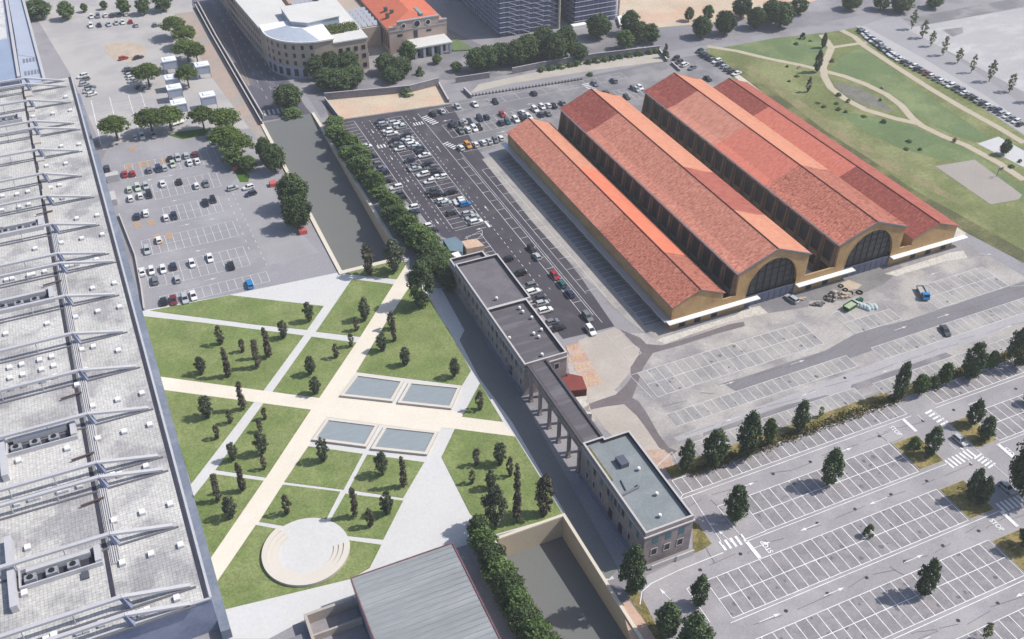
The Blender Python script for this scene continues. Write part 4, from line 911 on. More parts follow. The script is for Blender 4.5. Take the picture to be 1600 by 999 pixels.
q = MB(); q.box(131.5,393,12.3,133,401,13.1); part('rooflight', q, flat('rooflight_teal', S(150,190,190),.3), vb)
q = MB(); q.prism(P([(697,65),(712,60),(742,78),(708,80)],.3), 0, .5); solo('garden_bed', q, GRASSG, 'small green garden beds right of the villa porch', 'garden bed')
# scaffolded towers
NET = mat('scaffold_netting', S(128,134,170), .10, .12, .14, 1.0, patch=S(146,152,184), pscale=.15, pcut=.55)
SCF = flat('scaffold_tube', S(196,198,214), .5, .4)
def scaffold(x0, x1, y0, y1, h, lab, stairs, west_net=True):
    t = empty('scaffolded_building', (x0, y0, 0), lab, 'building')
    q = MB(); q.box(x0+.8,y0+.8,0,x1-.8,y1,h); part('wall', q, NET, t)
    s_ = MB(); zs = [2.2*k for k in range(1, int(h/2.2)+1)]
    for k in range(int((x1-x0)/2.4)+1): x = x0+2.4*k; s_.box(x-.06,y0-.06,0,x+.06,y0+.06,h+1)
    for k in range(int((y1-y0)/2.4)+1): y = y0+2.4*k; s_.box(x0-.06,y-.06,0,x0+.06,y+.06,h+1)
    for z in zs: s_.box(x0,y0-.5,z-.05,x1,y0+.4,z+.05); s_.box(x0-.5,y0,z-.05,x0+.4,y1,z+.05)
    for z in zs: s_.box(x0,y0-.1,z+1.0,x1,y0-.02,z+1.07)
    part('scaffold_frame', s_, SCF, t)
    if stairs:
        for k in range(4):
            d = MB(); x = x0+4+6.5*k
            for j, z in enumerate(zs[:-1]): d.beam((x if j % 1 == 0 else x+4, y0-.3, z),(x+4.2, y0-.3, z-2.2+.3), .5, .28)
            part('stair_flight', d, SCF, t)
    return t
scaffold(165, 193.5, 384.5, 440, 30, 'left of two towers wrapped in blue scaffold netting with zigzag stairs', True)
t = scaffold(201, 223.5, 382.5, 440, 30, 'right of two scaffold towers, with ribbed grey flank and plain blue grid', False)
for k in range(7): q = MB(); q.box(200.6,386+3*k,0,200.95,387.4+3*k,30); part('flank_rib', q, GUTTER, t)
for x in (193.9, 224.4):
    q = MB(); q.tube((x,383.5,0),(x,383.5,30),.55,8); part_ = solo('debris_chute', q, mat('chute_cream', S(214,206,190),.15,.8,.2,2), 'cream ribbed chute hanging at the corner of the left scaffold tower' if x < 200 else 'cream ribbed chute hanging at the corner of the right scaffold tower', 'chute')
q = MB(); q.box(199,379,0,206,382,1.6); solo('site_wall', q, WCAN, 'white low hoarding at the foot of the right scaffold tower', 'hoarding')
q = MB(); q.prism([(219,372),(229,376),(228,383),(223,382)],0,1.5); solo('site_wall', q, WCAN, 'white sloping slab at the right scaffold tower foot', 'hoarding')
# walls and fences
WALLD = mat('old_wall', S(150,146,154), .15,.3,.2,2)
def wall(pts, h, th, lab, m=WALLD, cap=True, name='boundary_wall', px=True):
    w_ = P(pts) if px else pts; q = MB()
    for a, b_ in zip(w_, w_[1:]): q.beam((*a,h/2),(*b_,h/2),th,h)
    o = solo(name, q, m, lab, 'wall' if 'wall' in name else 'fence')
    if cap:
        c = MB()
        for a, b_ in zip(w_, w_[1:]): c.beam((*a,h+.06),(*b_,h+.06),th+.12,.12)
        part('coping', c, TRIM, o)
    return o
wall([(508,157),(640,145),(686,133)], 3.0, .3, 'grey wall along the street side of the sand lot')
wall([(508,158),(531,188)], 1.6, .3, 'low wall on the short west side of the sand lot')
wall([(686,134),(701,161)], 1.4, .5, 'low dark wall on the short east side of the sand lot')
wall([(725,142),(737,154)], 1.4, .5, 'stub wall at the start of the long sand strip')
wall([(712,130),(765,122)], 2.4, .3, 'short pale wall by the gap east of the sand lot')
wall([(800,116),(860,104),(930,93),(1030,81)], 2.6, .3, 'long pale wall between the street and the sand strip')
wall([(1030,81),(1042,97)], 1.2, .5, 'short wall turning the corner by the conical tree')
wall([(1049,100),(1062,112)], 1.0, .4, 'low pale kerb wall beside four parked cars')
wall([(306,12),(332,60),(410,196)], 1.6, .35, 'dark trench wall following the avenue verge', flat('trench_dark', S(86,80,86), .9))
wall([(310,8),(338,60),(412,186)], 1.9, .5, 'pale crash barrier wall between avenue and verge', TRIM, False)
wall([(113,146),(127,170),(133,168)], 1.2, .3, 'low kerb wall beside cars at the factory corner', TRIM, False)
wall([(187,338),(212,402),(222,455),(226,486)], 1.1, .35, 'low pale wall between factory ledge and west lot', TRIM, False)
q = MB(); q.box(*W(168,287), 0, W(168,287)[0]+4.2, W(168,287)[1]+2.5, 2.6); solo('gate_hut', q, TRIM, 'small pale hut against the factory wall by the west lot', 'hut')
q = MB(); x, y = W(176,315); q.box(x-1,y-3,0,x+1.4,y+3,2.2); solo('gate_hut', q, TRIM, 'second pale hut against the factory wall, nearer the park', 'hut')
# white marquees among the pines
for i, (u, v, lab) in enumerate([(268,112,'white framed marquee farthest back beside the dome pines'),(273,140,'white framed marquee in the middle of the stack of three'),(276,156,'white framed marquee, third in the stack by the pines'),(283,180,'white framed marquee next to the helicopter-like debris and pines'),(319,120,'white framed marquee nearest the avenue, farther back'),(328,168,'white framed marquee nearest the avenue, closer to the ramp')]):
    if i == 3: lab = 'white narrow marquee just above the wide dome pine'
    x, y = W(u, v); t = empty('marquee', (x, y, 0), lab, 'marquee', 'white marquees between the pines')
    q = MB()
    for dx in (-2.6, 2.6):
        for dy in (-2.2, 2.2): p = MB(); p.box(x+dx-.12,y+dy-.12,0,x+dx+.12,y+dy+.12,5.2); part('post', p, SCF, t)
    q.box(x-2.8,y-2.4,5.2,x+2.8,y+2.4,5.6); q.box(x-1.6,y-1.2,5.6,x+1.2,y+1.6,5.9); part('roof', q, mat('marquee_white', (.70,.72,.76),.06,.5,.05,3), t)
    q = MB(); q.box(x-2.6,y-2.25,2.0,x+2.6,y-2.2,5.2); q.box(x-2.65,y-2.2,2.0,x-2.6,y+2.2,5.2); part('side_panel', q, mat('marquee_side', S(196,206,226),.06,.5,.05,3), t)

# ================================================================== LOWER BUILDINGS AT THE BOTTOM
RIBG = mat('ribbed_sheet_roof', S(164,168,172), .08,.1,.10,1.2, patch=S(174,177,181), pscale=.12, pcut=.55, stretch=(.25,2.0,1))
sh = empty('sheet_roof_shed', (20.3,90,0), 'big shed with ribbed grey sheet roof and dark red edge trim', 'shed')
q = MB(); q.box(20.5,80,0,41.6,124.4,7.6); part('wall', q, CBASE, sh)
q = MB(); q.add([(20.2,80,8.0),(41.9,80,7.9),(41.9,124.7,7.9),(20.2,124.7,8.0)], [(0,1,2,3)]); q.add([(20.2,80,7.7),(20.2,124.7,7.7),(41.9,124.7,7.7),(41.9,80,7.7)], [(0,1,2,3)]); part('roof', q, RIBG, sh)
q = MB(); q.box(20.0,80,7.7,20.25,124.9,8.15); q.box(41.9,80,7.6,42.2,124.9,8.1); q.box(20.25,124.7,7.6,41.9,124.95,8.1); part('edge_trim', q, mat('red_brown_trim', S(140,100,104),.15,.8,.2,2), sh)
q = MB()
for k in range(34): q.box(20.3,81+k*1.3,8.0,41.8,81.12+k*1.3,8.015)
part('roof_seam', q, mat('seam_grey', S(160,166,170),.1,.3,.1,2), sh)
yd = empty('yard_building', (8,115,0), 'low walled yard building with shadowed court beside the sheet roof shed', 'building')
q = MB(); q.box(9.6,123.4,0,20.1,124.0,3.2); q.box(9.6,108,0,10.2,123.4,3.2); q.box(10.2,119.0,0,20.1,119.4,2.2); part('wall', q, BEIGE, yd)
q = MB(); q.box(10.2,100,0,20.1,123.4,.3); part('court', q, mat('court_floor', S(170,166,172),.1,.2,.1,1.5), yd)
q = MB(); q.box(5.4,116.6,0,9.6,121,1.4); q.box(7.0,114.8,0,9.6,116.6,1.4); part('annex', q, mat('grey_annex_roof', S(150,148,158),.1,.3,.1,2), yd)
q = MB(); q.box(-4,104,0,11,114.0,2.6); q.box(-1,114.0,0,1.6,115.4,3.4); part('front_range', q, mat('grey_annex_roof',(0,0,0)), yd)

# ================================================================== POOLS AND AMPHITHEATRE
WATER = mat('pool_water', S(156,165,170,1.25), .06, .5, .05, 3, rough=.25, spec=.5, stretch=(.6,2.5,1), bump=.15)
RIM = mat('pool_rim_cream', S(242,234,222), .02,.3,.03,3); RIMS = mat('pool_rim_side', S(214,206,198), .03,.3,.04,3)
def inset(pts, d):
    n = len(pts); a = sum(pts[i][0]*pts[(i+1) % n][1]-pts[(i+1) % n][0]*pts[i][1] for i in range(n)); pts = pts if a > 0 else pts[::-1]; out = []
    for i in range(n):
        p, c, nx = Vector(pts[i-1]), Vector(pts[i]), Vector(pts[(i+1) % n]); e1 = (c-p).normalized(); e2 = (nx-c).normalized()
        n1 = Vector((-e1.y, e1.x)); n2 = Vector((-e2.y, e2.x)); dd = (n1+n2)/max(.3, 1+n1.dot(n2)); out.append((c.x+dd.x*d, c.y+dd.y*d))
    return pts, out
for px, lab in [([(531,618),(613,627),(632,594),(557,584)],'rectangular pool beyond the cream crossing, beside the long diagonal path'),
                ([(621,629),(705,638),(720,604),(640,596)],'rectangular pool beyond the cream crossing, nearer the grey road'),
                ([(487,687),(572,698),(592,663),(511,653)],'rectangular pool in front of the crossing, beside the long diagonal path'),
                ([(579,701),(667,710),(685,674),(601,665)],'rectangular pool in front of the crossing, nearer the wide grey walk')]:
    t = empty('pool', (*W(*px[0], .1), .1), lab, 'pool', 'rectangular reflecting pools'); o, i_ = inset(P(px, .75), .75)
    q = MB(); n = 4
    for i in range(n):
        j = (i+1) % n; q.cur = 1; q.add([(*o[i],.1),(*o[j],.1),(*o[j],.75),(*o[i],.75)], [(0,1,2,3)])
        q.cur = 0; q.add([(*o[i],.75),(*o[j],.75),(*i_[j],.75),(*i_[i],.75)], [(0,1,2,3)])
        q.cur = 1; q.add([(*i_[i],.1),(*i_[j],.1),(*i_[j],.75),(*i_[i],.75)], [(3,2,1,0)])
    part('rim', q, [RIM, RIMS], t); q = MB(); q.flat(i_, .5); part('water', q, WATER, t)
ac = (14.4, 141.6)
q = MB(); q.flat([(ac[0]+9.3*cos(2*pi*i/48), ac[1]+9.3*sin(2*pi*i/48)) for i in range(48)], .19); struct('park_paving', q, PAVE)
am = empty('amphitheatre', (*ac, .17), 'cream stepped ring amphitheatre, three tiers round a pale disc', 'amphitheatre')
def ring(b, r0, r1, z0, z1, a0, a1, n=40):
    for i in range(n):
        p, c = a0+(a1-a0)*i/n, a0+(a1-a0)*(i+1)/n; f = lambda r, a: (ac[0]+r*cos(a), ac[1]+r*sin(a))
        b.cur = 0; b.add([(*f(r0,p),z1),(*f(r1,p),z1),(*f(r1,c),z1),(*f(r0,c),z1)], [(0,1,2,3)])
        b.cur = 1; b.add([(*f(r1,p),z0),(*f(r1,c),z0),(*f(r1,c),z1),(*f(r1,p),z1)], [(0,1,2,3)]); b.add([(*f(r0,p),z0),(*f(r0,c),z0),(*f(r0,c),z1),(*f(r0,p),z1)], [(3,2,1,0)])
    for a, o in ((a0,0),(a1,1)):
        f = lambda r: (ac[0]+r*cos(a), ac[1]+r*sin(a)); b.add([(*f(r0),z0),(*f(r1),z0),(*f(r1),z1),(*f(r0),z1)], [(0,1,2,3)])
aL, aR = atan2(W(437,830)[1]-ac[1], W(437,830)[0]-ac[0]), atan2(W(546,850)[1]-ac[1], W(546,850)[0]-ac[0])+2*pi
if aL > aR: aR += 2*pi
if aL < 0: aL += 2*pi
print('amphi angles', aL, aR)
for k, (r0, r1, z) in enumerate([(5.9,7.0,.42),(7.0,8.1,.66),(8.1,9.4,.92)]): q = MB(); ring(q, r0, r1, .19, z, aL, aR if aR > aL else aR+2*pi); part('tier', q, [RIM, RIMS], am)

# ================================================================== TREES
G_DARK = leaf_mat('leaf_dark', [(.036,.056,.026),(.064,.096,.040),(.100,.144,.055),(.155,.205,.082)])
G_PARK = leaf_mat('leaf_park', [(0.043,0.053,0.040),(0.070,0.085,0.059),(0.101,0.124,0.074),(0.139,0.171,0.093)])
G_BRN = leaf_mat('leaf_brown', [(0.046,0.043,0.031),(0.085,0.078,0.056),(0.132,0.121,0.085),(0.202,0.194,0.132)])
G_PINE = leaf_mat('leaf_pine', [(0.043,0.062,0.016),(0.074,0.109,0.025),(0.116,0.163,0.037),(0.171,0.232,0.062)])
G_MID = leaf_mat('leaf_mid', [(0.039,0.070,0.022),(0.070,0.116,0.037),(0.116,0.178,0.056),(0.178,0.248,0.085)])
G_POP = leaf_mat('leaf_poplar', [(0.093,0.116,0.046),(0.155,0.186,0.078),(0.232,0.264,0.109),(0.310,0.341,0.155)])
G_DRY = leaf_mat('leaf_dry', [(0.155,0.124,0.046),(0.279,0.232,0.093),(0.403,0.326,0.139),(0.155,0.186,0.062)])
G_OVO = leaf_mat('leaf_car_park', [(.035,.055,.028),(.060,.092,.042),(.095,.138,.060),(.14,.19,.085)])
BARK = mat('bark', (.10,.075,.055), .2, 1, .2, 5, obj=True)
def crown_mesh(name, H, prof, n_clump, per, leaf, cr, m, z0, seed, hollow=.55):
    """prof(t) -> radius at height fraction t of the crown; leaves gathered in clumps through the crown's volume"""
    R = random.Random(seed); b = MB(); hc = H-z0
    for _ in range(n_clump):
        t = R.random(); r = prof(t); a = R.random()*2*pi; rr = r*(hollow+(1-hollow)*R.random()**.6)*R.uniform(.8,1.08)
        c = Vector((rr*cos(a), rr*sin(a), z0+t*hc)); cs = cr*R.uniform(.6,1.25)
        for _ in range(per):
            d = Vector((R.gauss(0,1), R.gauss(0,1), R.gauss(0,.8)))
            d = d.normalized()*cs*R.random()**.4; p = c+d
            nrm = (d.normalized()+Vector((R.gauss(0,.6), R.gauss(0,.6), R.gauss(.35,.6)))).normalized()
            u = nrm.orthogonal().normalized(); v = nrm.cross(u); ang = R.random()*pi; u, v = u*cos(ang)+v*sin(ang), v*cos(ang)-u*sin(ang)
            s_ = leaf*R.uniform(.6,1.3); b.add([p-u*s_, p-v*s_*.7, p+u*s_, p+v*s_*.7], [(0,1,2,3)])
    return b.mesh(name, m)
def trunk_mesh(name, h, r, z0, spread, seed, top=.3):
    R = random.Random(seed); b = MB(); b.tube((0,0,-.1),(0,0,z0+(h-z0)*.3),r,7,r*.6); b.tube((0,0,z0+(h-z0)*.3),(0,0,z0+(h-z0)*.8),r*.6,6,r*.2)
    for k in range(6):
        a = k*pi/3+R.uniform(-.4,.4); z = z0+(h-z0)*(.02+.11*k); b.tube((0,0,z),(spread*cos(a),spread*sin(a),z+(h-z0)*.25),r*.38,5,r*.1)
    return b.mesh(name, BARK)
def egg(t, R, lo=.55, pw=.8):      # widest above the middle, narrow foot
    return R*max(.12, (sin(pi*min(1, t**.75*.97+.03)))**pw)*(1 if t > .3 else lo+(1-lo)*t/.3)
KINDS = {}
def kind(k, H, Rw, prof, nc, per, leaf, cr, m, z0, tr, variants=2, spread=None, hollow=.55):
    KINDS[k] = (H, Rw, [(crown_mesh('crown_'+k, H, prof, nc, per, leaf, cr, m, z0, 11*i+len(k), hollow), trunk_mesh('trunk_'+k, H, tr, z0, spread or Rw*.6, i)) for i in range(variants)])
kind('round', 6.7, 1.9, lambda t: 1.9*max(.14, sin(pi*min(1,t**1.15*.86+.10))**.7)*(1 if t > .35 else .4+.6*t/.35), 90, 34, .19, .55, G_PARK, .6, .16, 3, hollow=.35)
kind('cypress', 8.5, 1.0, lambda t: .95*(.45+.55*sin(pi*min(1,t*.95+.05)))*(1-.35*t)*(.8+.2*sin(9*t)), 80, 26, .18, .40, G_BRN, .5, .14)
kind('slim', 5.2, 1.1, lambda t: 1.05*max(.15, sin(pi*min(1,t*.93+.05))), 52, 26, .18, .40, G_BRN, .5, .10)
kind('ovoid', 9.0, 2.7, lambda t: 2.6*max(.2, sin(pi*min(1,t**.85*.93+.06))**.75), 120, 40, .24, .75, G_OVO, 1.0, .22, 4, hollow=.4)
kind('broad', 10.0, 4.6, lambda t: 4.4*max(.25, sin(pi*min(1,t*.86+.12))**.6), 190, 46, .31, 1.1, G_DARK, 2.2, .35, 3)
kind('dome', 10.0, 4.6, lambda t: 4.6*max(.1, cos(t*pi/2)**.55), 190, 46, .28, 1.0, G_PINE, 6.2, .34, 3, spread=3.0, hollow=.2)
kind('poplar', 9.0, 1.6, lambda t: 1.45*max(.2, sin(pi*min(1,t*.9+.08))**.8), 34, 24, .26, .55, G_POP, 1.4, .16)
kind('bushy', 4.0, 2.2, lambda t: 2.2*max(.3, cos(t*pi/2)**.6), 46, 34, .26, .6, G_MID, .1, .12)
kind('mid', 9.0, 3.2, lambda t: 3.1*max(.25, sin(pi*min(1,t*.88+.1))**.65), 120, 44, .26, .85, G_MID, 1.8, .26, 3)
kind('cone', 6.0, 2.2, lambda t: 2.2*max(.08, 1-t), 50, 34, .24, .5, G_DARK, .2, .15, 1)
CNT = {}
def tree(k, x, y, h, wd, label, group=None, name=None, cat='tree', lean=0):
    H, Rw, vs = KINDS[k]; i = CNT.get(k, 0); CNT[k] = i+1; cm, tm = vs[i % len(vs)]
    t = empty(name or {'cypress':'cypress_tree','poplar':'poplar_tree','dome':'pine_tree','bushy':'shrub'}.get(k,'tree'), (x, y, 0), label, cat, group, random.random()*6.28)
    sx = wd/(2*Rw*1.08); t.scale = (sx, sx, h/H)
    if lean: t.rotation_euler.x = lean
    link('trunk', tm, t); link('crown', cm, t); return t
def hpx(u, vb, vt):
    """height of a plant whose foot shows at (u,vb) and tip at (u,vt)"""
    X, Y = W(u, vb); lo, hi = 0, 60
    for _ in range(30):
        m = (lo+hi)/2; f = (X*sin(AZ)+Y*cos(AZ))*cos(TH)-(m-HC)*sin(TH); up = (X*sin(AZ)+Y*cos(AZ))*sin(TH)+(m-HC)*cos(TH)
        if 499.5-F*up/f > vt: lo = m
        else: hi = m
    return lo
# park trees: plot, phrase for the plot, then (kind, foot u, foot v, tip v, width px)
PT = [
 ('on the long thin lawn nearest the west car park', [('round',484,503,474,17)]),
 ('on the large west lawn', [('round',316,585,558,18),('round',444,529,502,17),('slim',346,539,510,14),('slim',380,551,530,11),('cypress',358,589,545,15),('cypress',421,559,513,15),('cypress',404,575,530,15)]),
 ('on the lawn between both diagonals above the crossing', [('round',487,586,559,18),('round',494,616,590,18),('slim',526,560,538,11),('slim',549,542,521,11),('slim',558,517,495,11)]),
 ('on the small four-sided lawn by the ramp', [('round',571,501,467,20)]),
 ('on the triangle lawn touching the ramp', [('slim',576,430,383,22),('round',618,425,377,32)]),
 ('on the big lawn beyond the pools', [('ovoid',660,478,412,44),('slim',613,515,488,14),('slim',617,534,511,11),('round',598,549,521,18),('round',634,571,544,18),('round',711,590,562,18)]),
 ('on the small wedge lawn by the grey road', [('slim',750,641,612,14)]),
 ('on the factory-side triangle lawn below the crossing', [('round',325,653,619,23),('slim',361,662,642,11),('slim',340,686,665,12)]),
 ('on the corner of the cream crossing beside the factory lawn', [('cypress',381,641,597,15)]),
 ('on the lawn between diagonals below the crossing', [('slim',415,656,637,10),('slim',408,675,655,10),('round',411,710,677,22),('slim',414,734,712,10),('round',366,720,693,18),('cypress',381,768,724,15)]),
 ('on the narrow lowest lawn by the factory', [('cypress',343,784,740,15),('round',362,810,777,23)]),
 ('before the near pools on the long path side', [('round',506,721,687,22)]),
 ('before the near pools on the grey walk side', [('round',598,743,709,22),('cypress',632,761,715,15)]),
 ('on the lawn between amphitheatre and long path', [('slim',450,804,774,15)]),
 ('on the lawn between amphitheatre and grey walk', [('cypress',556,808,763,15),('round',606,804,770,22),('slim',579,824,795,15)]),
 ('on the five-sided lawn by the near ramp', [('round',781,726,692,22),('slim',745,728,701,14),('slim',738,756,735,11),('round',767,764,736,19),('slim',797,745,715,12),('cypress',808,817,728,18),('round',774,826,764,38),('slim',851,804,744,32)]),
]
NM = {'round':'round dark tree','slim':'slender brownish tree','cypress':'tall thin column tree','ovoid':'big dark tree'}
for plot, L_ in PT:
    by = {}
    for r in L_: by.setdefault(r[0], []).append(r)
    for k, rs in by.items():
        rs.sort(key=lambda r: r[1])
        for i, (kk, u, vb, vt, wp) in enumerate(rs):
            h = hpx(u, vb, vt); x, y = W(u, vb)
            lab = f'{NM[k]} {plot}' if len(rs) == 1 else f'{ordn(i)} {NM[k]} from the factory {plot}'
            tree(k, x, y, h, wp*MPP(vb)*1.02, lab, 'trees on the park lawns')
# car park trees, each foot and tip
CT = [('ovoid',1293,758,705,36,'dark tree in the middle of the first island row of bays below the hedge'),('ovoid',1146,813,760,38,'dark tree at the start of the bay row beside the gatehouse corner'),
 ('ovoid',1440,930,878,35,'dark tree in the middle of the third bay row, casting shade on bays'),('ovoid',1090,946,902,31,'dark tree at the west tip of the second full bay row'),
 ('ovoid',985,928,858,46,'large tree hiding the near corner of the gatehouse'),('ovoid',1041,990,947,46,'rounded grey-green tree by the car park exit, behind another'),('ovoid',1080,1020,966,58,'widest tree at the bottom of the car park exit'),
 ('ovoid',1451,712,669,28,'single tall tree on the ochre island between bays and cross road'),('ovoid',1518,664,627,26,'taller of two trees on the far ochre island'),('ovoid',1536,688,652,26,'shorter of two trees on the far ochre island'),
 ('ovoid',1515,780,736,28,'taller of two trees on the ochre island below the zebra crossing'),('ovoid',1531,788,748,26,'shorter of two trees on the ochre island below the zebra crossing'),
 ('broad',1597,775,694,70,'very wide dark tree by the stop line beyond the cross road'),('ovoid',1602,856,815,36,'dark tree on the island beside the nearest stop line'),('poplar',1537,1000,974,16,'small pale sapling in the nearest bay row'),('ovoid',1606,632,610,22,'small dark tree in bays beyond the cross road'),
 ('bushy',1356,838,823,18,'low round bush standing alone in the middle of the bays'),('bushy',1427,700,684,20,'small green shrub on the ochre island beside its tall tree')]
for k, u, vb, vt, wp, lab in CT: tree(k, *W(u, vb), hpx(u, vb, vt), wp*MPP(vb), lab, None, cat='shrub' if k == 'bushy' else 'tree')
HT = [('ovoid',1070,737,690,28),('ovoid',1114,727,675,42),('ovoid',1164,715,648,40),('mid',1199,694,657,24),('ovoid',1247,674,627,26),('poplar',1281,652,636,10),('ovoid',1401,624,569,25),('mid',1436,616,588,28),('bushy',1457,607,590,20),('mid',1473,600,569,22),('ovoid',1513,592,539,36),('mid',1546,577,551,20),('ovoid',1586,572,512,44)]
for i, (k, u, vb, vt, wp) in enumerate(HT): tree(k, *W(u, vb), hpx(u, vb, vt), wp*MPP(vb), f'{ordn(i)} tree from the gatehouse end of the hedge strip between two car parks', 'trees along the hedge strip')
# crowns read off by their middle: (kind, centre u, v, radius px, height)
def ctree(k, u, v, rp, h, lab, group=None, sq=1.0):
    zc = h*({'dome':.78,'broad':.58,'mid':.55,'cone':.4,'bushy':.45}.get(k,.55)); x, y = W(u, v, zc); tree(k, x, y, h, 2*rp*MPP(v, zc)*1.05*sq, lab, group)
PN = [(57,14,22),(102,16,13),(131,12,6),(162,8,6),(192,8,11),(222,8,12),(252,3,15)]
for i, (u, v, r) in enumerate(PN): ctree('mid', u, v, r, 8 if r > 8 else 4, f'{ordn(i)} yellowish tree from the blue-roofed block along the top edge', 'trees at the far end of the yard')
PD = [(270,36,17),(286,50,17),(290,72,20),(305,78,13),(228,111,20),(290,112,15),(177,193,20),(232,182,22),(262,178,20),(314,178,17),(350,182,22),(352,210,23),(370,222,22)]
PDL = ['farthest dome pine of the cluster by the avenue','second dome pine of the cluster by the avenue, overlapping the farthest','widest dome pine of the cluster beyond the marquees','dome pine nearest the avenue above the marquees','lone round pine left of the marquees','small dome pine squeezed between the marquees','lone olive-green pine nearest the factory','dome pine at the factory end of the double crown by the white wreck','dome pine at the avenue end of the double crown by the white wreck','small dome pine just below the avenue-side marquee','dome pine beside the ramp head wall','big dome pine shading the lot corner, upper half','big dome pine shading the lot corner, lower half']
for (u, v, r), lab in zip(PD, PDL): ctree('dome', u, v, r*1.22, 9, lab, 'dome pines by the west lot')
ctree('mid', 365, 246, 18, 7, 'bright green bushy tree below the big dome pine'); ctree('mid', 388, 255, 14, 5, 'low green tree between bushy tree and ramp')
for u, v, r, h, lab in [(412,233,13,9,'dark tree at the ramp edge, upper of the touching pair'),(427,246,19,10,'dark tree at the ramp edge, lower of the touching pair'),(455,298,25,12,'upper of two huge dark crowns overhanging the ramp wall'),(462,330,24,11,'lower of two huge dark crowns overhanging the ramp wall'),
   (449,150,23,9,'round dark tree standing at the avenue zebra crossing')]: ctree('broad', u, v, r, h, lab)
ctree('bushy', 455, 176, 17, 3, 'low bush at the head of the upper ramp')
ST = [(495,102,19,9),(517,98,19,10),(542,96,19,9),(508,122,20,8),(530,124,22,8),(550,118,20,8),(603,98,18,8),(624,104,20,8),(612,116,16,6),(745,92,19,9),(762,88,19,9),(783,84,20,9),(806,82,20,10),(825,74,22,11),(848,62,18,12),(866,72,22,12),(884,62,18,12),(903,80,16,7),(935,40,20,10),(985,34,16,10),(977,62,14,8),(1000,50,16,9),(1018,52,14,8),(1097,41,16,9),(1077,22,8,6),(1107,20,9,7),(1134,34,18,10),(1160,10,16,9),(1182,27,16,9),(1206,16,16,10),(1222,22,20,11),(1250,8,14,8),(1330,2,16,7),(1378,3,14,7),(1410,4,18,8),(1460,2,14,6)]
for i, (u, v, r, h) in enumerate(ST): ctree('broad' if r > 15 else 'mid', u, v, r, h, f'{ordn(i)} street tree counted from the cream palace along the top avenue', 'street trees in front of the far buildings')
for u, v, r, h, lab in [(637,79,15,8,'leafy tree hiding the left part of the villa porch'),(683,92,8,4,'small tree before the villa doors'),(713,104,9,4,'bushy tree right of the villa doors')]: ctree('mid', u, v, r, h, lab)
ctree('cone', 656, 112, 9, 3.5, 'small pyramid bush on the street before the villa'); ctree('cone', 1040, 82, 7, 6, 'conical tree at the end of the long pale wall'); ctree('bushy', 636, 145, 11, 2.5, 'green bush against the wall in the sand lot'); ctree('bushy', 922, 116, 6, 1.2, 'flat shrub alone on the sand strip')
for i in range(14):
    u = 850+13.5*i+random.uniform(-3,3); v = 108-(u-850)*.165
    ctree('bushy', u, v, 6+2*random.random(), 1.8, f'{ordn(i)} low bush from the sand lot end along the long pale wall', 'low bushes under the long pale wall')
RB = [(517,192,12),(524,207,14),(534,222,14),(545,238,15),(552,256,15),(566,270,14),(578,286,12),(592,300,11),(604,318,13),(614,332,15),(624,350,17),(640,362,18),(655,378,19),(672,394,18),(686,412,18),(668,416,14),(699,434,15)]
RQ = random.Random(8)
RB2 = [(u+13+RQ.uniform(-3,4), v+6+RQ.uniform(-6,6), r*RQ.uniform(.8,1.1)) for u, v, r in RB[1:-2]]
for i, (u, v, r) in enumerate(RB2): ctree('mid', u, v, r*1.25, RQ.uniform(5.5,8.5), f'{ordn(i)} tree from the far end of the row\'s car park side, beside the bays', 'dense tree row between ramp and dark car park')
for i, (u, v, r) in enumerate(RB): ctree('broad' if i > 8 else 'mid', u+(1 if i % 2 else 6), v, r*1.4*RQ.uniform(.85,1.15), RQ.uniform(4.2,5.6)+(1.5 if i > 12 else 0), f'{ordn(i)} tree from the far end of the dense row beside the upper ramp', 'dense tree row between ramp and dark car park')
LB = [(748,826,14),(756,848,17),(768,872,19),(780,896,21),(794,918,21),(806,944,20),(820,968,22),(836,990,22),(856,1015,22)]
for i, (u, v, r) in enumerate(LB): ctree('mid' if i % 2 else 'broad', u, v, r*1.3, 8, f'{ordn(i)} tree from the park end of the row between shed and lower ramp', 'tree row beside the sheet roof shed')
PL = [(1424,46,16,11),(1441,60,32,13),(1454,73,49,10),(1473,87,57,11),(1496,99,76,11),(1517,114,86,9),(1545,128,95,13),(1577,144,116,13),(1606,160,132,12)]
for i, (u, vb, vt, wp) in enumerate(PL): tree('poplar', *W(u, vb), hpx(u, vb, vt), wp*MPP(vb)*1.1, f'{ordn(i)} slim poplar from the street end of the row on the pale plaza', 'poplars along the side street')
tree('ovoid', *W(1286,75), hpx(1286,75,52), 10*MPP(75), 'dark column tree by the upper gravel fork in the meadow'); tree('ovoid', *W(1276,113), hpx(1276,113,80), 14*MPP(113), 'tallest dark column tree where the meadow paths meet')
tree('mid', *W(1568,242), hpx(1568,242,219), 19*MPP(242), 'spreading dark tree on the white pad'); tree('slim', *W(1262,144), hpx(1262,144,121), 9*MPP(144), 'thin sapling with flat top west of the path fork')
tree('bushy', *W(1254,61), 2.5, 3, 'small bush at the far rim of the meadow', cat='shrub')
random.seed(5)
MS = [(1244,70,'beside the rim bush'),(1300,97,'under the upper path fork'),(1266,65,''),(1310,172,''),(1321,176,''),(1375,158,''),(1420,222,''),(1416,234,''),(1437,235,''),(1490,222,''),(1310,150,''),(1325,160,''),(1350,183,''),(1380,192,''),(1230,105,''),(1233,128,''),(1278,162,''),(1287,168,''),(1307,163,''),(1245,120,''),(1580,262,''),(1593,254,'')]
for i, (u, v, _) in enumerate(MS): tree('bushy', *W(u, v), random.uniform(.6,1.3), random.uniform(1.4,2.6), f'{ordn(i)} of the scattered low meadow bushes, counted outwards from the far rim', 'low bushes scattered over the meadow', cat='shrub')
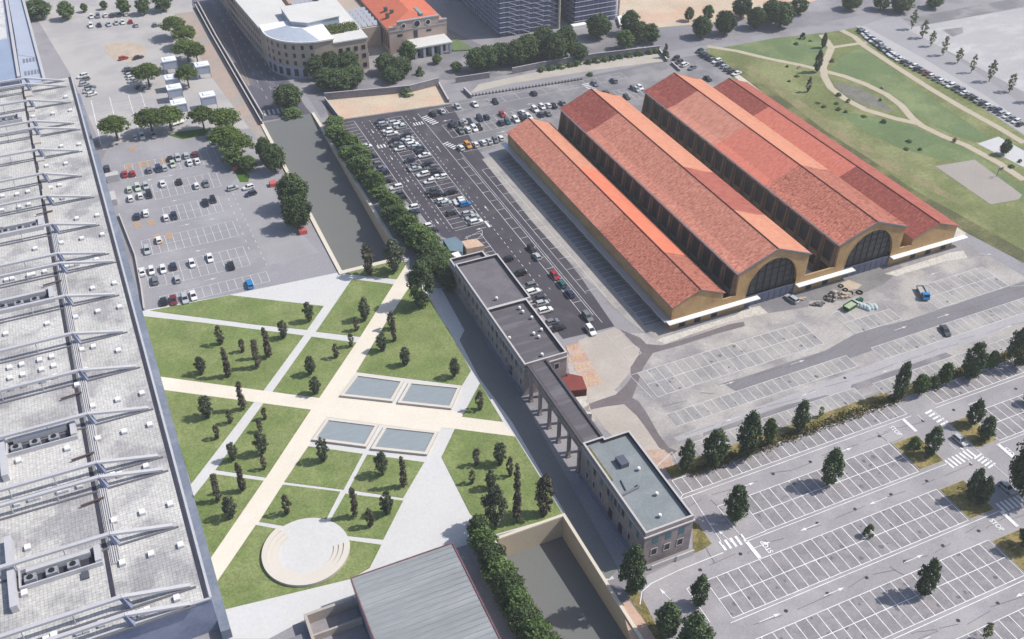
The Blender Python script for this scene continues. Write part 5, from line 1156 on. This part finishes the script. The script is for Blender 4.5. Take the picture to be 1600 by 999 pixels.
# undergrowth of the hedge strip: nobody could count it
R_ = random.Random(3); ug = MB()
for a, c, e in [((1080,745),(1410,625),1),((1430,612),(1600,552),1)]:
    pa, pb = W(*a), W(*c); L = math.hypot(pb[0]-pa[0], pb[1]-pa[1])
    for _ in range(int(L*95)):
        t = R_.random(); x = pa[0]+(pb[0]-pa[0])*t; y = pa[1]+(pb[1]-pa[1])*t+R_.gauss(.9,.75); dens = .5+.5*sin(x*.7)*sin(x*.23+1)
        if R_.random() > .35+.65*dens: continue
        s_ = R_.uniform(.12,.3); z = R_.random()**1.5*(.3+1.0*dens); d = Vector((R_.gauss(0,1),R_.gauss(0,1),R_.gauss(.5,1))).normalized(); u_ = d.orthogonal().normalized()*s_; v_ = d.cross(u_)
        p = Vector((x,y,z+.1)); ug.add([p-u_,p-v_,p+u_,p+v_], [(0,1,2,3)])
struct('undergrowth', ug, leaf_mat('leaf_undergrowth', [(.04,.05,.02),(.08,.085,.03),(.20,.16,.07),(.13,.12,.05)]), 'stuff')
lay('hedge_soil', rect(97.8,127.6,163.6,131.2), DRY, .08, False); lay('hedge_soil', rect(166,127.6,228,131), DRY, .081, False)
KERB = flat('kerb_stone', (.34,.32,.30), .9)
for x0, y0, x1, y1 in [(152.2,106.1,159.9,115.8),(169.8,106.1,176.6,115.7),(151.9,89.9,159.5,99.8),(151.7,73.8,161.2,83.6)]:
    b = MB(); b.box(x0,y0,0,x1,y1,.14); struct('kerb', b, KERB); lay('dry_island', rect(x0+.25,y0+.25,x1-.25,y1-.25), DRY, .16, False)

# ================================================================== VEHICLES
CC = {'w':('white',(.72,.72,.72)),'s':('silver',(.42,.44,.46)),'g':('grey',(.16,.17,.19)),'k':('black',(.012,.013,.016)),'b':('dark blue',(.02,.03,.07)),'r':('red',(.36,.015,.02)),
      'c':('bright blue',(.01,.20,.50)),'o':('orange',(.62,.26,.04)),'m':('maroon',(.16,.02,.03)),'t':('teal',(.02,.10,.11)),'d':('charcoal',(.045,.05,.06)),'l':('pale green',(.5,.56,.46))}
PAINT = {k: flat('paint_'+v[0].replace(' ','_'), v[1], .28, .5, coat=.6) for k, v in CC.items()}
CGL = flat('car_glass', (.015,.018,.022), .08, .6); TYRE = flat('tyre_rubber', (.018,.018,.018), .9, .1); HUB = flat('wheel_rim', (.35,.35,.36), .4, .5)
LAMP = flat('headlight_lens', (.6,.6,.6), .2, .5); REAR = flat('rear_light_lens', (.3,.02,.02), .3, .5)
SHAPES = { # length, half width, belt height, roof height, hood x, cabin base (x0,x1), roof (x0,x1)
 'hatchback':(4.0,.86,.92,1.46,-1.85,(-1.9,1.0),(-1.55,.25)), 'saloon':(4.6,.88,.92,1.42,-1.9,(-1.55,1.15),(-.95,.35)), 'estate':(4.6,.90,.98,1.55,-2.1,(-2.15,1.1),(-1.9,.3)), 'van':(5.0,.95,1.15,2.1,-2.4,(-2.4,1.6),(-2.35,1.0))}
CM = {}
def car_meshes(sh, col):
    if (sh, col) in CM: return CM[(sh, col)]
    L, hw, zb, zr, _, (c0, c1), (r0, r1) = SHAPES[sh]; h = L/2; m = PAINT[col]
    b = MB(); prof = [(-h,.34),(h-.05,.30),(h,.52),(h-.08,.70),(c1+.02,zb-.02),(c0,zb+.02),(-h+.04,.88 if sh != 'saloon' else .90),(-h,.6)]
    n = len(prof); w_in = [hw-.10,hw-.12,hw-.14,hw-.08,hw-.04,hw-.05,hw-.12,hw-.12]
    w_mid = hw
    vs = [(x, -w, z) for (x, z), w in zip(prof, w_in)]+[(x, w, z) for (x, z), w in zip(prof, w_in)]
    b.add(vs, [(i, i+n, (i+1) % n+n, (i+1) % n) for i in range(n)]+[tuple(range(n))[::-1][::-1], tuple(range(n, 2*n))[::-1]])
    b.box(-h+.25,-hw,.36,h-.35,hw,.78); b.box(r0-.05,-hw+.22,zr-.03,r1+.05,hw-.22,zr+.03)
    for sx in (-1,1): b.beam((c1-.1,sx*(hw-.10),zb),(r1,sx*(hw-.26),zr),.07,.07); b.beam((c0+.1,sx*(hw-.10),zb),(r0,sx*(hw-.26),zr),.12,.12); b.beam(((c0+c1)/2-.1,sx*(hw-.10),zb),((r0+r1)/2,sx*(hw-.24),zr),.06,.08)
    body = b.mesh('body', m)
    g_ = MB(); A_ = [(c0+.02,-hw+.10,zb),(c1-.02,-hw+.10,zb),(c1-.02,hw-.10,zb),(c0+.02,hw-.10,zb)]; T_ = [(r0,-hw+.27,zr-.02),(r1,-hw+.27,zr-.02),(r1,hw-.27,zr-.02),(r0,hw-.27,zr-.02)]
    g_.add(A_+T_, [(0,1,5,4),(1,2,6,5),(2,3,7,6),(3,0,4,7)]); glass = g_.mesh('window', CGL)
    w = MB(); w.tube((0,-.11,0),(0,.11,0),.32,12); w.cur = 1; w.tube((0,-.125,0),(0,.125,0),.18,8); wheel = w.mesh('wheel', [TYRE, HUB])
    hl = MB(); hl.box(-.05,-.16,-.06,.03,.16,.07); lamp = hl.mesh('headlight', LAMP); rl = MB(); rl.box(-.03,-.13,-.09,.05,.13,.09); rear = rl.mesh('rear_light', REAR)
    CM[(sh, col)] = (body, glass, wheel, lamp, rear, L, hw); return CM[(sh, col)]
ncar = 0
def car(x, y, ang, col, sh, label, group):
    global ncar; ncar += 1
    body, glass, wheel, lamp, rear, L, hw = car_meshes(sh, col)
    t = empty('delivery_van' if sh == 'van' else 'parked_car', (x, y, .05), label, 'van' if sh == 'van' else 'car', group, ang)
    link('body', body, t); link('window', glass, t)
    for sx in (-1, 1):
        for sy in (-1, 1): link('wheel', wheel, t, (sx*L*.31, sy*(hw-.08), .32))
    for sy in (-1, 1): link('headlight', lamp, t, (L/2-.08, sy*(hw-.32), .62)); link('rear_light', rear, t, (-L/2+.02, sy*(hw-.30), .78))
    return t
R_ = random.Random(11)
def cars(row, txt, axis, group='cars parked round the market halls', jig=.1):
    """txt: 'u,v,c[shape letter]' items; labels count along the row as given"""
    for i, it in enumerate(txt.split()):
        p = it.split(','); u, v = float(p[0]), float(p[1]); c = p[2][0]; sh = {'v':'van','e':'estate','h':'hatchback','s':'saloon'}[p[2][1]] if len(p[2]) > 1 else R_.choice(['hatchback','hatchback','saloon','estate'])
        x, y = W(u, v, .6); a = {'x':0,'y':pi/2}[axis] if isinstance(axis, str) else axis
        if R_.random() < .5: a += pi
        car(x, y, a+R_.gauss(0,.025), c, sh, f'{CC[c][0]} {sh}, {ordn(i)} {row}', group)
# dark car park, three columns of bays
cars('from the sand lot in the bay column nearest the market halls', '617,192,s 623,196,w 627,199,s 634,212,k 637,217,s 640,221,w 645,226,w 651,230,s 655,233,b 659,237,d 663,243,w 668,257,k 675,262,g 682,270,k 684,277,w 691,277,w 704,301,k 717,313,w 719,317,w 727,319,c 731,334,s 738,340,s 744,347,w', 'x')
cars('from the sand lot in the middle bay column', '594,190,b 600,194,s 603,198,g 606,204,w 612,209,we 616,220,k 620,226,g 625,233,w 640,251,b 645,260,g 649,264,s 661,273,w 671,284,w 676,299,d 682,304,k 691,314,w 697,318,s 706,333,d', 'x')
cars('from the sand lot in the bay column under the dark trees', '573,229,w 580,244,b 587,257,g 593,264,g 598,270,b 605,283,k 619,293,we 622,304,d 626,310,k 644,325,w 646,332,b 666,354,w 674,361,k', 'x')
# bays north of the halls
cars('from the avenue in the bays behind the long sand strip', '676,178,k 691,174,s 715,167,s 742,163,w 774,159,k 834,146,b 929,131,g 959,126,g', 'y')
cars('from the avenue in the upper row north of the low hall', '706,195,b 711,194,d 720,192,g 725,190,s 733,190,k 750,185,b 760,183,b 785,179,r 816,176,w 836,171,w 847,167,w 856,165,w 865,165,k 880,162,g', 'y')
cars('from the avenue in the lower row north of the low hall', '720,204,g 731,203,w 741,201,w 749,199,k 783,192,b 793,190,t 806,187,w 816,185,k 826,183,w 845,179,d 856,177,g', 'y')
cars('from the lane in the row just behind the low hall', '720,231,w 731,227,o 743,226,w 755,223,w 764,221,s 774,219,g 782,216,w', 'y')
cars('from the halls behind the second and third hall gap', '979,152,d 990,138,g 995,140,s 1000,137,w 946,145,d 1106,123,k', 'y')
cars('from the long wall beside the pale kerb', '1056,91,k 1061,97,d 1070,101,w 1082,106,g', .35)
cars('from the street in the slanted row along the meadow edge', '1093,80,d 1099,84,t 1103,87,b 1109,90,k 1114,93,g 1120,96,w 1126,100,b 1132,104,s 1138,108,g 1143,112,k 1151,115,w', .25)
# lane and gatehouse side
cars('along the lane between gatehouse and low hall, from the far end', '831,389,k 839,401,s 867,431,r 878,444,t 890,459,b 918,495,ge 923,516,w', pi/2)
cars('from the far end in bays behind the dark-roofed gatehouse', '792,406,k 811,428,k 826,447,g 833,456,w 841,467,d 847,474,s 852,485,we 863,503,g 872,513,k', 'x')
# west lot
LG = 'cars in the west lot by the ramp'
cars('from the factory in the farthest bay row of the west lot', '167,263,d 266,248,k 278,247,s 291,243,s 304,241,m 332,227,w', 'y', LG)
cars('from the factory in the second bay row of the west lot', '180,274,s 195,272,r 207,271,r 233,266,g 248,264,b 257,262,s 270,257,l 296,254,w 308,252,w', 'y', LG)
cars('from the factory in the third bay row of the west lot', '202,296,l 215,293,l 228,291,s 254,287,w 280,284,k 307,290,w 322,287,g', 'y', LG)
cars('from the factory in the fourth bay row of the west lot', '204,310,w 219,306,w 233,304,k 321,317,k 333,312,k', 'y', LG)
cars('from the factory in the fifth bay row of the west lot', '214,338,b 228,333,w 259,340,w 272,337,b', 'y', LG)
cars('from the factory among the orange hatched bays of the west lot', '248,375,w 230,391,s', 'y', LG)
cars('from the factory in the last full bay row, west lot', '222,425,w 237,423,w 255,421,w 271,416,b 300,412,w 328,403,w 361,415,k', 'y', LG)
cars('in the half row before the nearest bays of the west lot', '242,438,g 277,436,s', 'y', LG)
cars('from the factory in the bay row touching the park edge', '256,471,k 271,469,m 289,467,s 302,462,w 390,444,c', 'y', LG)
cars('from the lot side on the paved island by the huge crowns', '364,294,s 388,293,w 392,303,b', .15, LG)
YG = 'cars in the pale yard beyond the marquees'
cars('from the factory in the far row of the pale yard', '143,26,w 153,25,g 165,24,w 175,24,d 186,23,d 197,22,w', 'y', YG)
cars('from the factory in the near row of the pale yard', '142,40,w 155,39,b 170,38,s 182,36,s 192,35,w 204,34,r 213,39,se 242,39,g', 'y', YG)
cars('from the far end in the short row at the factory corner', '129,119,w 133,124,g 132,131,s 141,137,g 139,142,s 144,147,w', .3, YG)
cars('from the far end in the short row by the round pine', '193,91,r 216,90,k 200,108,g 202,112,k 204,117,s 206,121,w 208,126,s 218,136,d 226,138,g', .3, YG)
cars('from the factory in the dark gap below the pines', '211,214,s 222,213,w 240,211,s', 'y', YG)
# meadow street row
u0, v0 = 1344, 46; TX = [(1344,46),(1362,62),(1380,75),(1400,90),(1440,110),(1480,131),(1520,152),(1560,174),(1600,197)]
cols = 'dgwswbwgdsdgsbwwswdgwkgmwgwswdgwgksdwgbswgwdw'
def along(t):
    seg = t*(len(TX)-1); i = min(int(seg), len(TX)-2); f = seg-i
    return TX[i][0]+(TX[i+1][0]-TX[i][0])*f, TX[i][1]+(TX[i+1][1]-TX[i][1])*f
items = ' '.join('%.1f,%.1f,%s' % (*along((i+.3)/44), cols[i % len(cols)]) for i in range(44))
cars('from the street corner in the long row beside the meadow', items, .12, 'cars in the long row beside the meadow')
x, y = W(1477,517,.6); car(x, y, -pi/2-.35, 'd', 'saloon', 'lone charcoal saloon standing askew in the empty bays before the halls', None)
x, y = W(1237,467,.6); car(x, y, pi/2+.2, 's', 'estate', 'dusty pale estate nosed towards the gate of the second hall', None)
x, y = W(1379,703,.6); 
for u, v, lab in [(1492,686,'blue and white car parked in the shade by the far ochre island'),(1565,760,'pale blue car parked in deep shade of the very wide tree')]:
    x, y = W(u+8, v+2, .6); car(x, y, -pi/2+.05, 's', 'hatchback', lab, None)
# small lorry with a blue cab
t = empty('flatbed_lorry', (*W(1442,458,.8), 0), 'small lorry with bright blue cab and empty pale flatbed before the east halls', 'lorry', None, -pi/2-.42)
q = MB(); prof = [(1.3,.5),(3.1,.5),(3.15,1.1),(2.95,1.35),(2.55,2.15),(1.4,2.2),(1.3,2.1)]; n = len(prof)
q.add([(x,-.98,z) for x, z in prof]+[(x,.98,z) for x, z in prof], [(i, i+n, (i+1) % n+n, (i+1) % n) for i in range(n)]+[tuple(range(n)), tuple(range(n,2*n))[::-1]]); link('cab', q.mesh('cab', PAINT['c']), t)
q = MB(); q.add([(2.97,-.86,1.38),(2.97,.86,1.38),(2.60,.8,2.08),(2.60,-.8,2.08)], [(0,1,2,3)]); q.box(1.6,-1.0,1.35,2.5,-.985,1.95); q.box(1.6,.985,1.35,2.5,1.0,1.95); link('window', q.mesh('window', CGL), t)
q = MB(); q.box(-3.0,-1.05,.85,1.15,1.05,1.0); q.box(-3.0,-1.05,1.0,1.15,-.98,1.4); q.box(-3.0,.98,1.0,1.15,1.05,1.4); q.box(-3.05,-1.05,1.0,-2.98,1.05,1.4); q.box(1.05,-1.05,1.0,1.15,1.05,1.9); link('flatbed', q.mesh('flatbed', mat('flatbed_pale', S(206,204,204),.1,.5,.1,3,obj=True)), t)
q = MB(); q.box(-2.9,-.5,.55,1.4,.5,.85); link('chassis', q.mesh('chassis', TYRE), t)
wm = car_meshes('van','w')[2]
for px_ in (-2.0, 2.2):
    for sy in (-1, 1): o = link('wheel', wm, t, (px_, sy*.88, .42)); o.scale = (1.3,1.4,1.3)
# white wreck in the pines
x, y = W(280,192,.5); t = empty('open_trailer', (x, y, 0), 'white open trailer frame standing by the dome pines at the drive', 'trailer', None, .3)
q = MB(); q.box(-3,-1.1,.8,2,1.1,1.0); q.box(2,-.1,.8,4,.1,.9); link('bed', q.mesh('bed', WCAN), t)
for k in range(4): q = MB(); q.box(-3+k*1.6,-1.1,1.0,-2.9+k*1.6,1.1,2.2) if False else q.box(-3+k*1.6,-1.12,1.0,-2.9+k*1.6,-1.02,2.2); link('post', q.mesh('post', WCAN), t)
for sy in (-1, 1): link('wheel', wm, t, (-.6, sy*1.0, .35))
# ---- works yard before the halls
RUB = mat('rubble_stone', S(176,168,162), .2,.6,.3,3, patch=S(206,196,184), pscale=.6, pcut=.5)
R2 = random.Random(9)
def heap(u, v, rx, ry, h, lab, m=RUB, n=26, name='rubble_heap'):
    X, Y = W(u, v); b = MB(); 
    for _ in range(n):
        a = R2.random()*2*pi; r = R2.random()**.6; x, y = X+rx*r*cos(a), Y+ry*r*sin(a); s_ = R2.uniform(.25,.8)*(1.1-.5*r); z = h*(1-r)*.8
        k = len(b.v); b.prism([(x+s_*cos(p+a)*R2.uniform(.7,1.2), y+s_*sin(p+a)*R2.uniform(.7,1.2)) for p in (0,1.2,2.4,3.6,5.0)], 0, z+s_*.5)
    solo(name, b, m, lab, 'heap')
heap(1302,466,3.4,2.2,3.2,'grey heap of broken slabs against the arched halls front')
heap(1318,463,3.0,1.6,1.0,'low pale rubble heap between grey slabs and tyres', mat('rubble_pale', S(202,186,170),.2,.6,.3,3))
heap(1278,476,2.6,1.2,.7,'flat dark rubble patch beside the grey slab heap', mat('rubble_dark', S(126,122,124),.2,.6,.3,3), 18)
heap(1248,470,3.0,1.0,.5,'thin line of pale debris along the hall front kerb', mat('rubble_pale',(0,0,0)), 14)
x, y = W(1328,480,.6); t = empty('skip', (x, y, 0), 'dark green open waste skip on the painted bays', 'skip', None, .25)
q = MB(); q.add([(-1.7,-.9,.2),(1.7,-.9,.2),(1.7,.9,.2),(-1.7,.9,.2),(-2.1,-1.15,1.6),(2.1,-1.15,1.6),(2.1,1.15,1.6),(-2.1,1.15,1.6)], [(3,2,1,0),(0,1,5,4),(1,2,6,5),(2,3,7,6),(3,0,4,7)]); q.box(-2.15,-1.2,1.5,2.15,-1.1,1.65); q.box(-2.15,1.1,1.5,2.15,1.2,1.65)
link('tub', q.mesh('tub', flat('skip_green', (.01,.10,.03), .6)), t); q = MB(); q.box(-1.9,-1.0,1.1,1.9,1.0,1.25); link('load', q.mesh('load', mat('skip_load', S(196,208,176),.15,.6,.2,3)), t)
for i, (u, v) in enumerate([(1338,474),(1344,476),(1350,478),(1355,480),(1360,478),(1366,478)]):
    x, y = W(u, v, .6); b = MB(); n = 10
    for j in range(3):
        for k in range(n):
            f = lambda jj, kk: (x+1.25*cos(jj*pi/6)*cos(2*pi*kk/n)*.8, y+1.25*cos(jj*pi/6)*sin(2*pi*kk/n)*1.3, 1.25*sin(jj*pi/6)+.02)
            b.add([f(j,k),f(j,k+1),f(j+1,k+1),f(j+1,k)], [(0,1,2,3)])
    solo('bulk_bag', b, mat('bulk_bag_white', S(214,226,228),.08,.5,.1,3), f'white bulging bulk bag, {ordn(i)} from the green skip', 'bulk bag', 'white bulk bags beside the green skip')
x, y = W(1345,470,.4); q = MB(); q.box(x-1.6,y-.5,0,x+.4,y+.5,1.3); solo('wheelie_bin', q, flat('bin_green', (.01,.08,.05), .6), 'dark green bin squeezed behind the white bulk bags', 'bin')
for i, (u, v) in enumerate([(1314,447),(1321,453),(1343,457),(1329,458)]):
    x, y = W(u, v, .2); b = MB(); N, M_ = 16, 6; Rr, rr = .62, .22
    if i == 2: Rr = .8
    for a in range(N):
        for c in range(M_):
            f = lambda aa, c_: (x+(Rr+rr*cos(2*pi*c_/M_))*cos(2*pi*aa/N), y+(Rr+rr*cos(2*pi*c_/M_))*sin(2*pi*aa/N), rr+rr*sin(2*pi*c_/M_))
            b.add([f(a,c),f(a+1,c),f(a+1,c+1),f(a,c+1)], [(0,1,2,3)])
    solo('tyre', b, TYRE, ['black tyre nearest the hall front beside the rubble','black tyre just in front of the one nearest the hall','largest black tyre, lying apart towards the blue lorry','black tyre lying between two others and the bulk bags'][i], 'tyre', 'loose tyres in the works yard')
x, y = W(1344,449); q = MB(); q.prism(P([(1308,446),(1326,438),(1347,446),(1340,452),(1322,455)]), 0, .12); solo('timber_sheet', q, mat('timber_sheet_mat', S(214,198,176),.1,.4,.15,3), 'pale board lying by the tyres near the arched gate', 'board')
# row of dark low stubs
Rk = random.Random(2)
for i in range(34):
    x = 132+1.4*i; y = 334.6-.085*(x-132); q = MB(); q.box(x-.32,y-.45,0,x+.32,y+.45,.35); q.tube((x,y-.4,.35),(x,y-.4,.9),.06,6); q.tube((x,y+.4,.35),(x,y+.4,.9),.06,6); q.tube((x,y-.4,.9),(x,y+.4,.9),.06,6)
    solo('parking_stub', q, flat('stub_dark', (.05,.05,.055), .8), 'dark low stub, one of the identical line before the long sand strip', 'stub', 'identical dark stubs before the sand strip')
# covers in the aisles
MH = flat('iron_cover', (.035,.035,.038), .8)
MHP = [(1320,591),(1266,722),(1208,741),(1442,658),(1374,682),(1535,625),(1490,641),(1587,608),(1492,641),(1277,818),(1336,796),(1392,773),(1448,752),(1228,955),(1293,928),(1354,903),(1414,878),(1473,853),(1529,830),(1447,753),(1559,943),(1497,970),(1094,891),(1157,866),(1517,726),(1208,741)]
seen = set(); rows_ = {}
for u, v in MHP:
    x, y = W(u, v)
    if (round(x), round(y)) in seen: continue
    seen.add((round(x), round(y))); rows_.setdefault(round(y/14), []).append((x, y))
for rk, L_ in sorted(rows_.items()):
    L_.sort()
    for i, (x, y) in enumerate(L_):
        q = MB(); q.prism([(x+.42*cos(2*pi*k/12), y+.42*sin(2*pi*k/12)) for k in range(12)], .05, .075)
        solo('drain_cover', q, MH, f'dark round drain cover, {ordn(i)} from the gatehouse side in aisle {["","one","two","three","four","five","six","seven","eight","nine","ten","eleven","twelve","thirteen"][min(13,rk)]} of the car park', 'drain cover', 'drain covers in the aisles')
# meadow furniture
def bench(u, v, ang, lab):
    x, y = W(u, v); t = empty('bench', (x, y, .08), lab, 'bench', 'benches in the meadow', ang); m = mat('bench_wood', (.30,.20,.13),.15,1,.2,4,obj=True)
    q = MB(); q.box(-1.0,-.25,.40,1.0,.25,.48); link('seat', q.mesh('seat', m), t); q = MB(); q.box(-1.0,.22,.55,1.0,.28,.9); link('backrest', q.mesh('backrest', m), t)
    for s_ in (-.8,.8): q = MB(); q.box(s_-.05,-.22,0,s_+.05,.26,.55); link('leg', q.mesh('leg', KERB), t)
bench(1379,138,.8,'bench on the inner path beside the lavender bed'); bench(1248,107,.2,'bench on the western meadow path'); bench(1494,218,.9,'bench under the small bush near the white pad')
x, y = W(1557,276); t = empty('basketball_hoop', (x, y, .08), 'single hoop post standing on the grey play pad', 'hoop')
q = MB(); q.tube((0,0,0),(0,0,3.2),.1,8); link('pole', q.mesh('pole', flat('pole_blue', (.05,.07,.12), .5)), t); q = MB(); q.box(-.9,-.9,2.9,.9,-.82,3.9); link('backboard', q.mesh('backboard', flat('board_blue', (.10,.14,.22), .5)), t); q = MB(); q.tube((0,-1.2,3.0),(0,-1.15,3.05),.23,12); link('hoop', q.mesh('hoop', flat('hoop_red', (.4,.05,.02), .5)), t)
for u, v, r_ in [(427,288,1.2),(367,263,.8),(473,362,1.2)]:
    x, y = W(u, v, .5); q = MB(); q.prism([(x-r_,y-r_),(x+r_,y-r_),(x+r_*.8,y+r_),(x-r_,y+r_*.9)], 0, 1.4); solo('barrier_box', q, flat('barrier_red', (.5,.11,.10), .7), {427:'red barrier box at the ramp wall by the huge crowns',367:'red box beside the bushy green tree',473:'red barrier box at the foot of the huge crowns'}[u], 'barrier')
for o_ in bpy.data.objects:
    if 'label' in o_ and len(o_['label'].split()) > 16: print('LONG', o_['label'])
hz = MB(); hz.box(-1500,-1500,-9,1500,1500,178); o = struct('haze', hz, [], 'stuff')
hm = bpy.data.materials.new('haze'); hm.use_nodes = True; n = hm.node_tree; n.nodes.clear()
vo = n.nodes.new('ShaderNodeVolumePrincipled'); vo.inputs['Density'].default_value = 0.00024; vo.inputs['Color'].default_value = (.93,.95,1,1); vo.inputs['Anisotropy'].default_value = 0.2
om = n.nodes.new('ShaderNodeOutputMaterial'); n.links.new(vo.outputs[0], om.inputs['Volume']); o.data.materials.append(hm)
sc.cycles.volume_bounces = 0
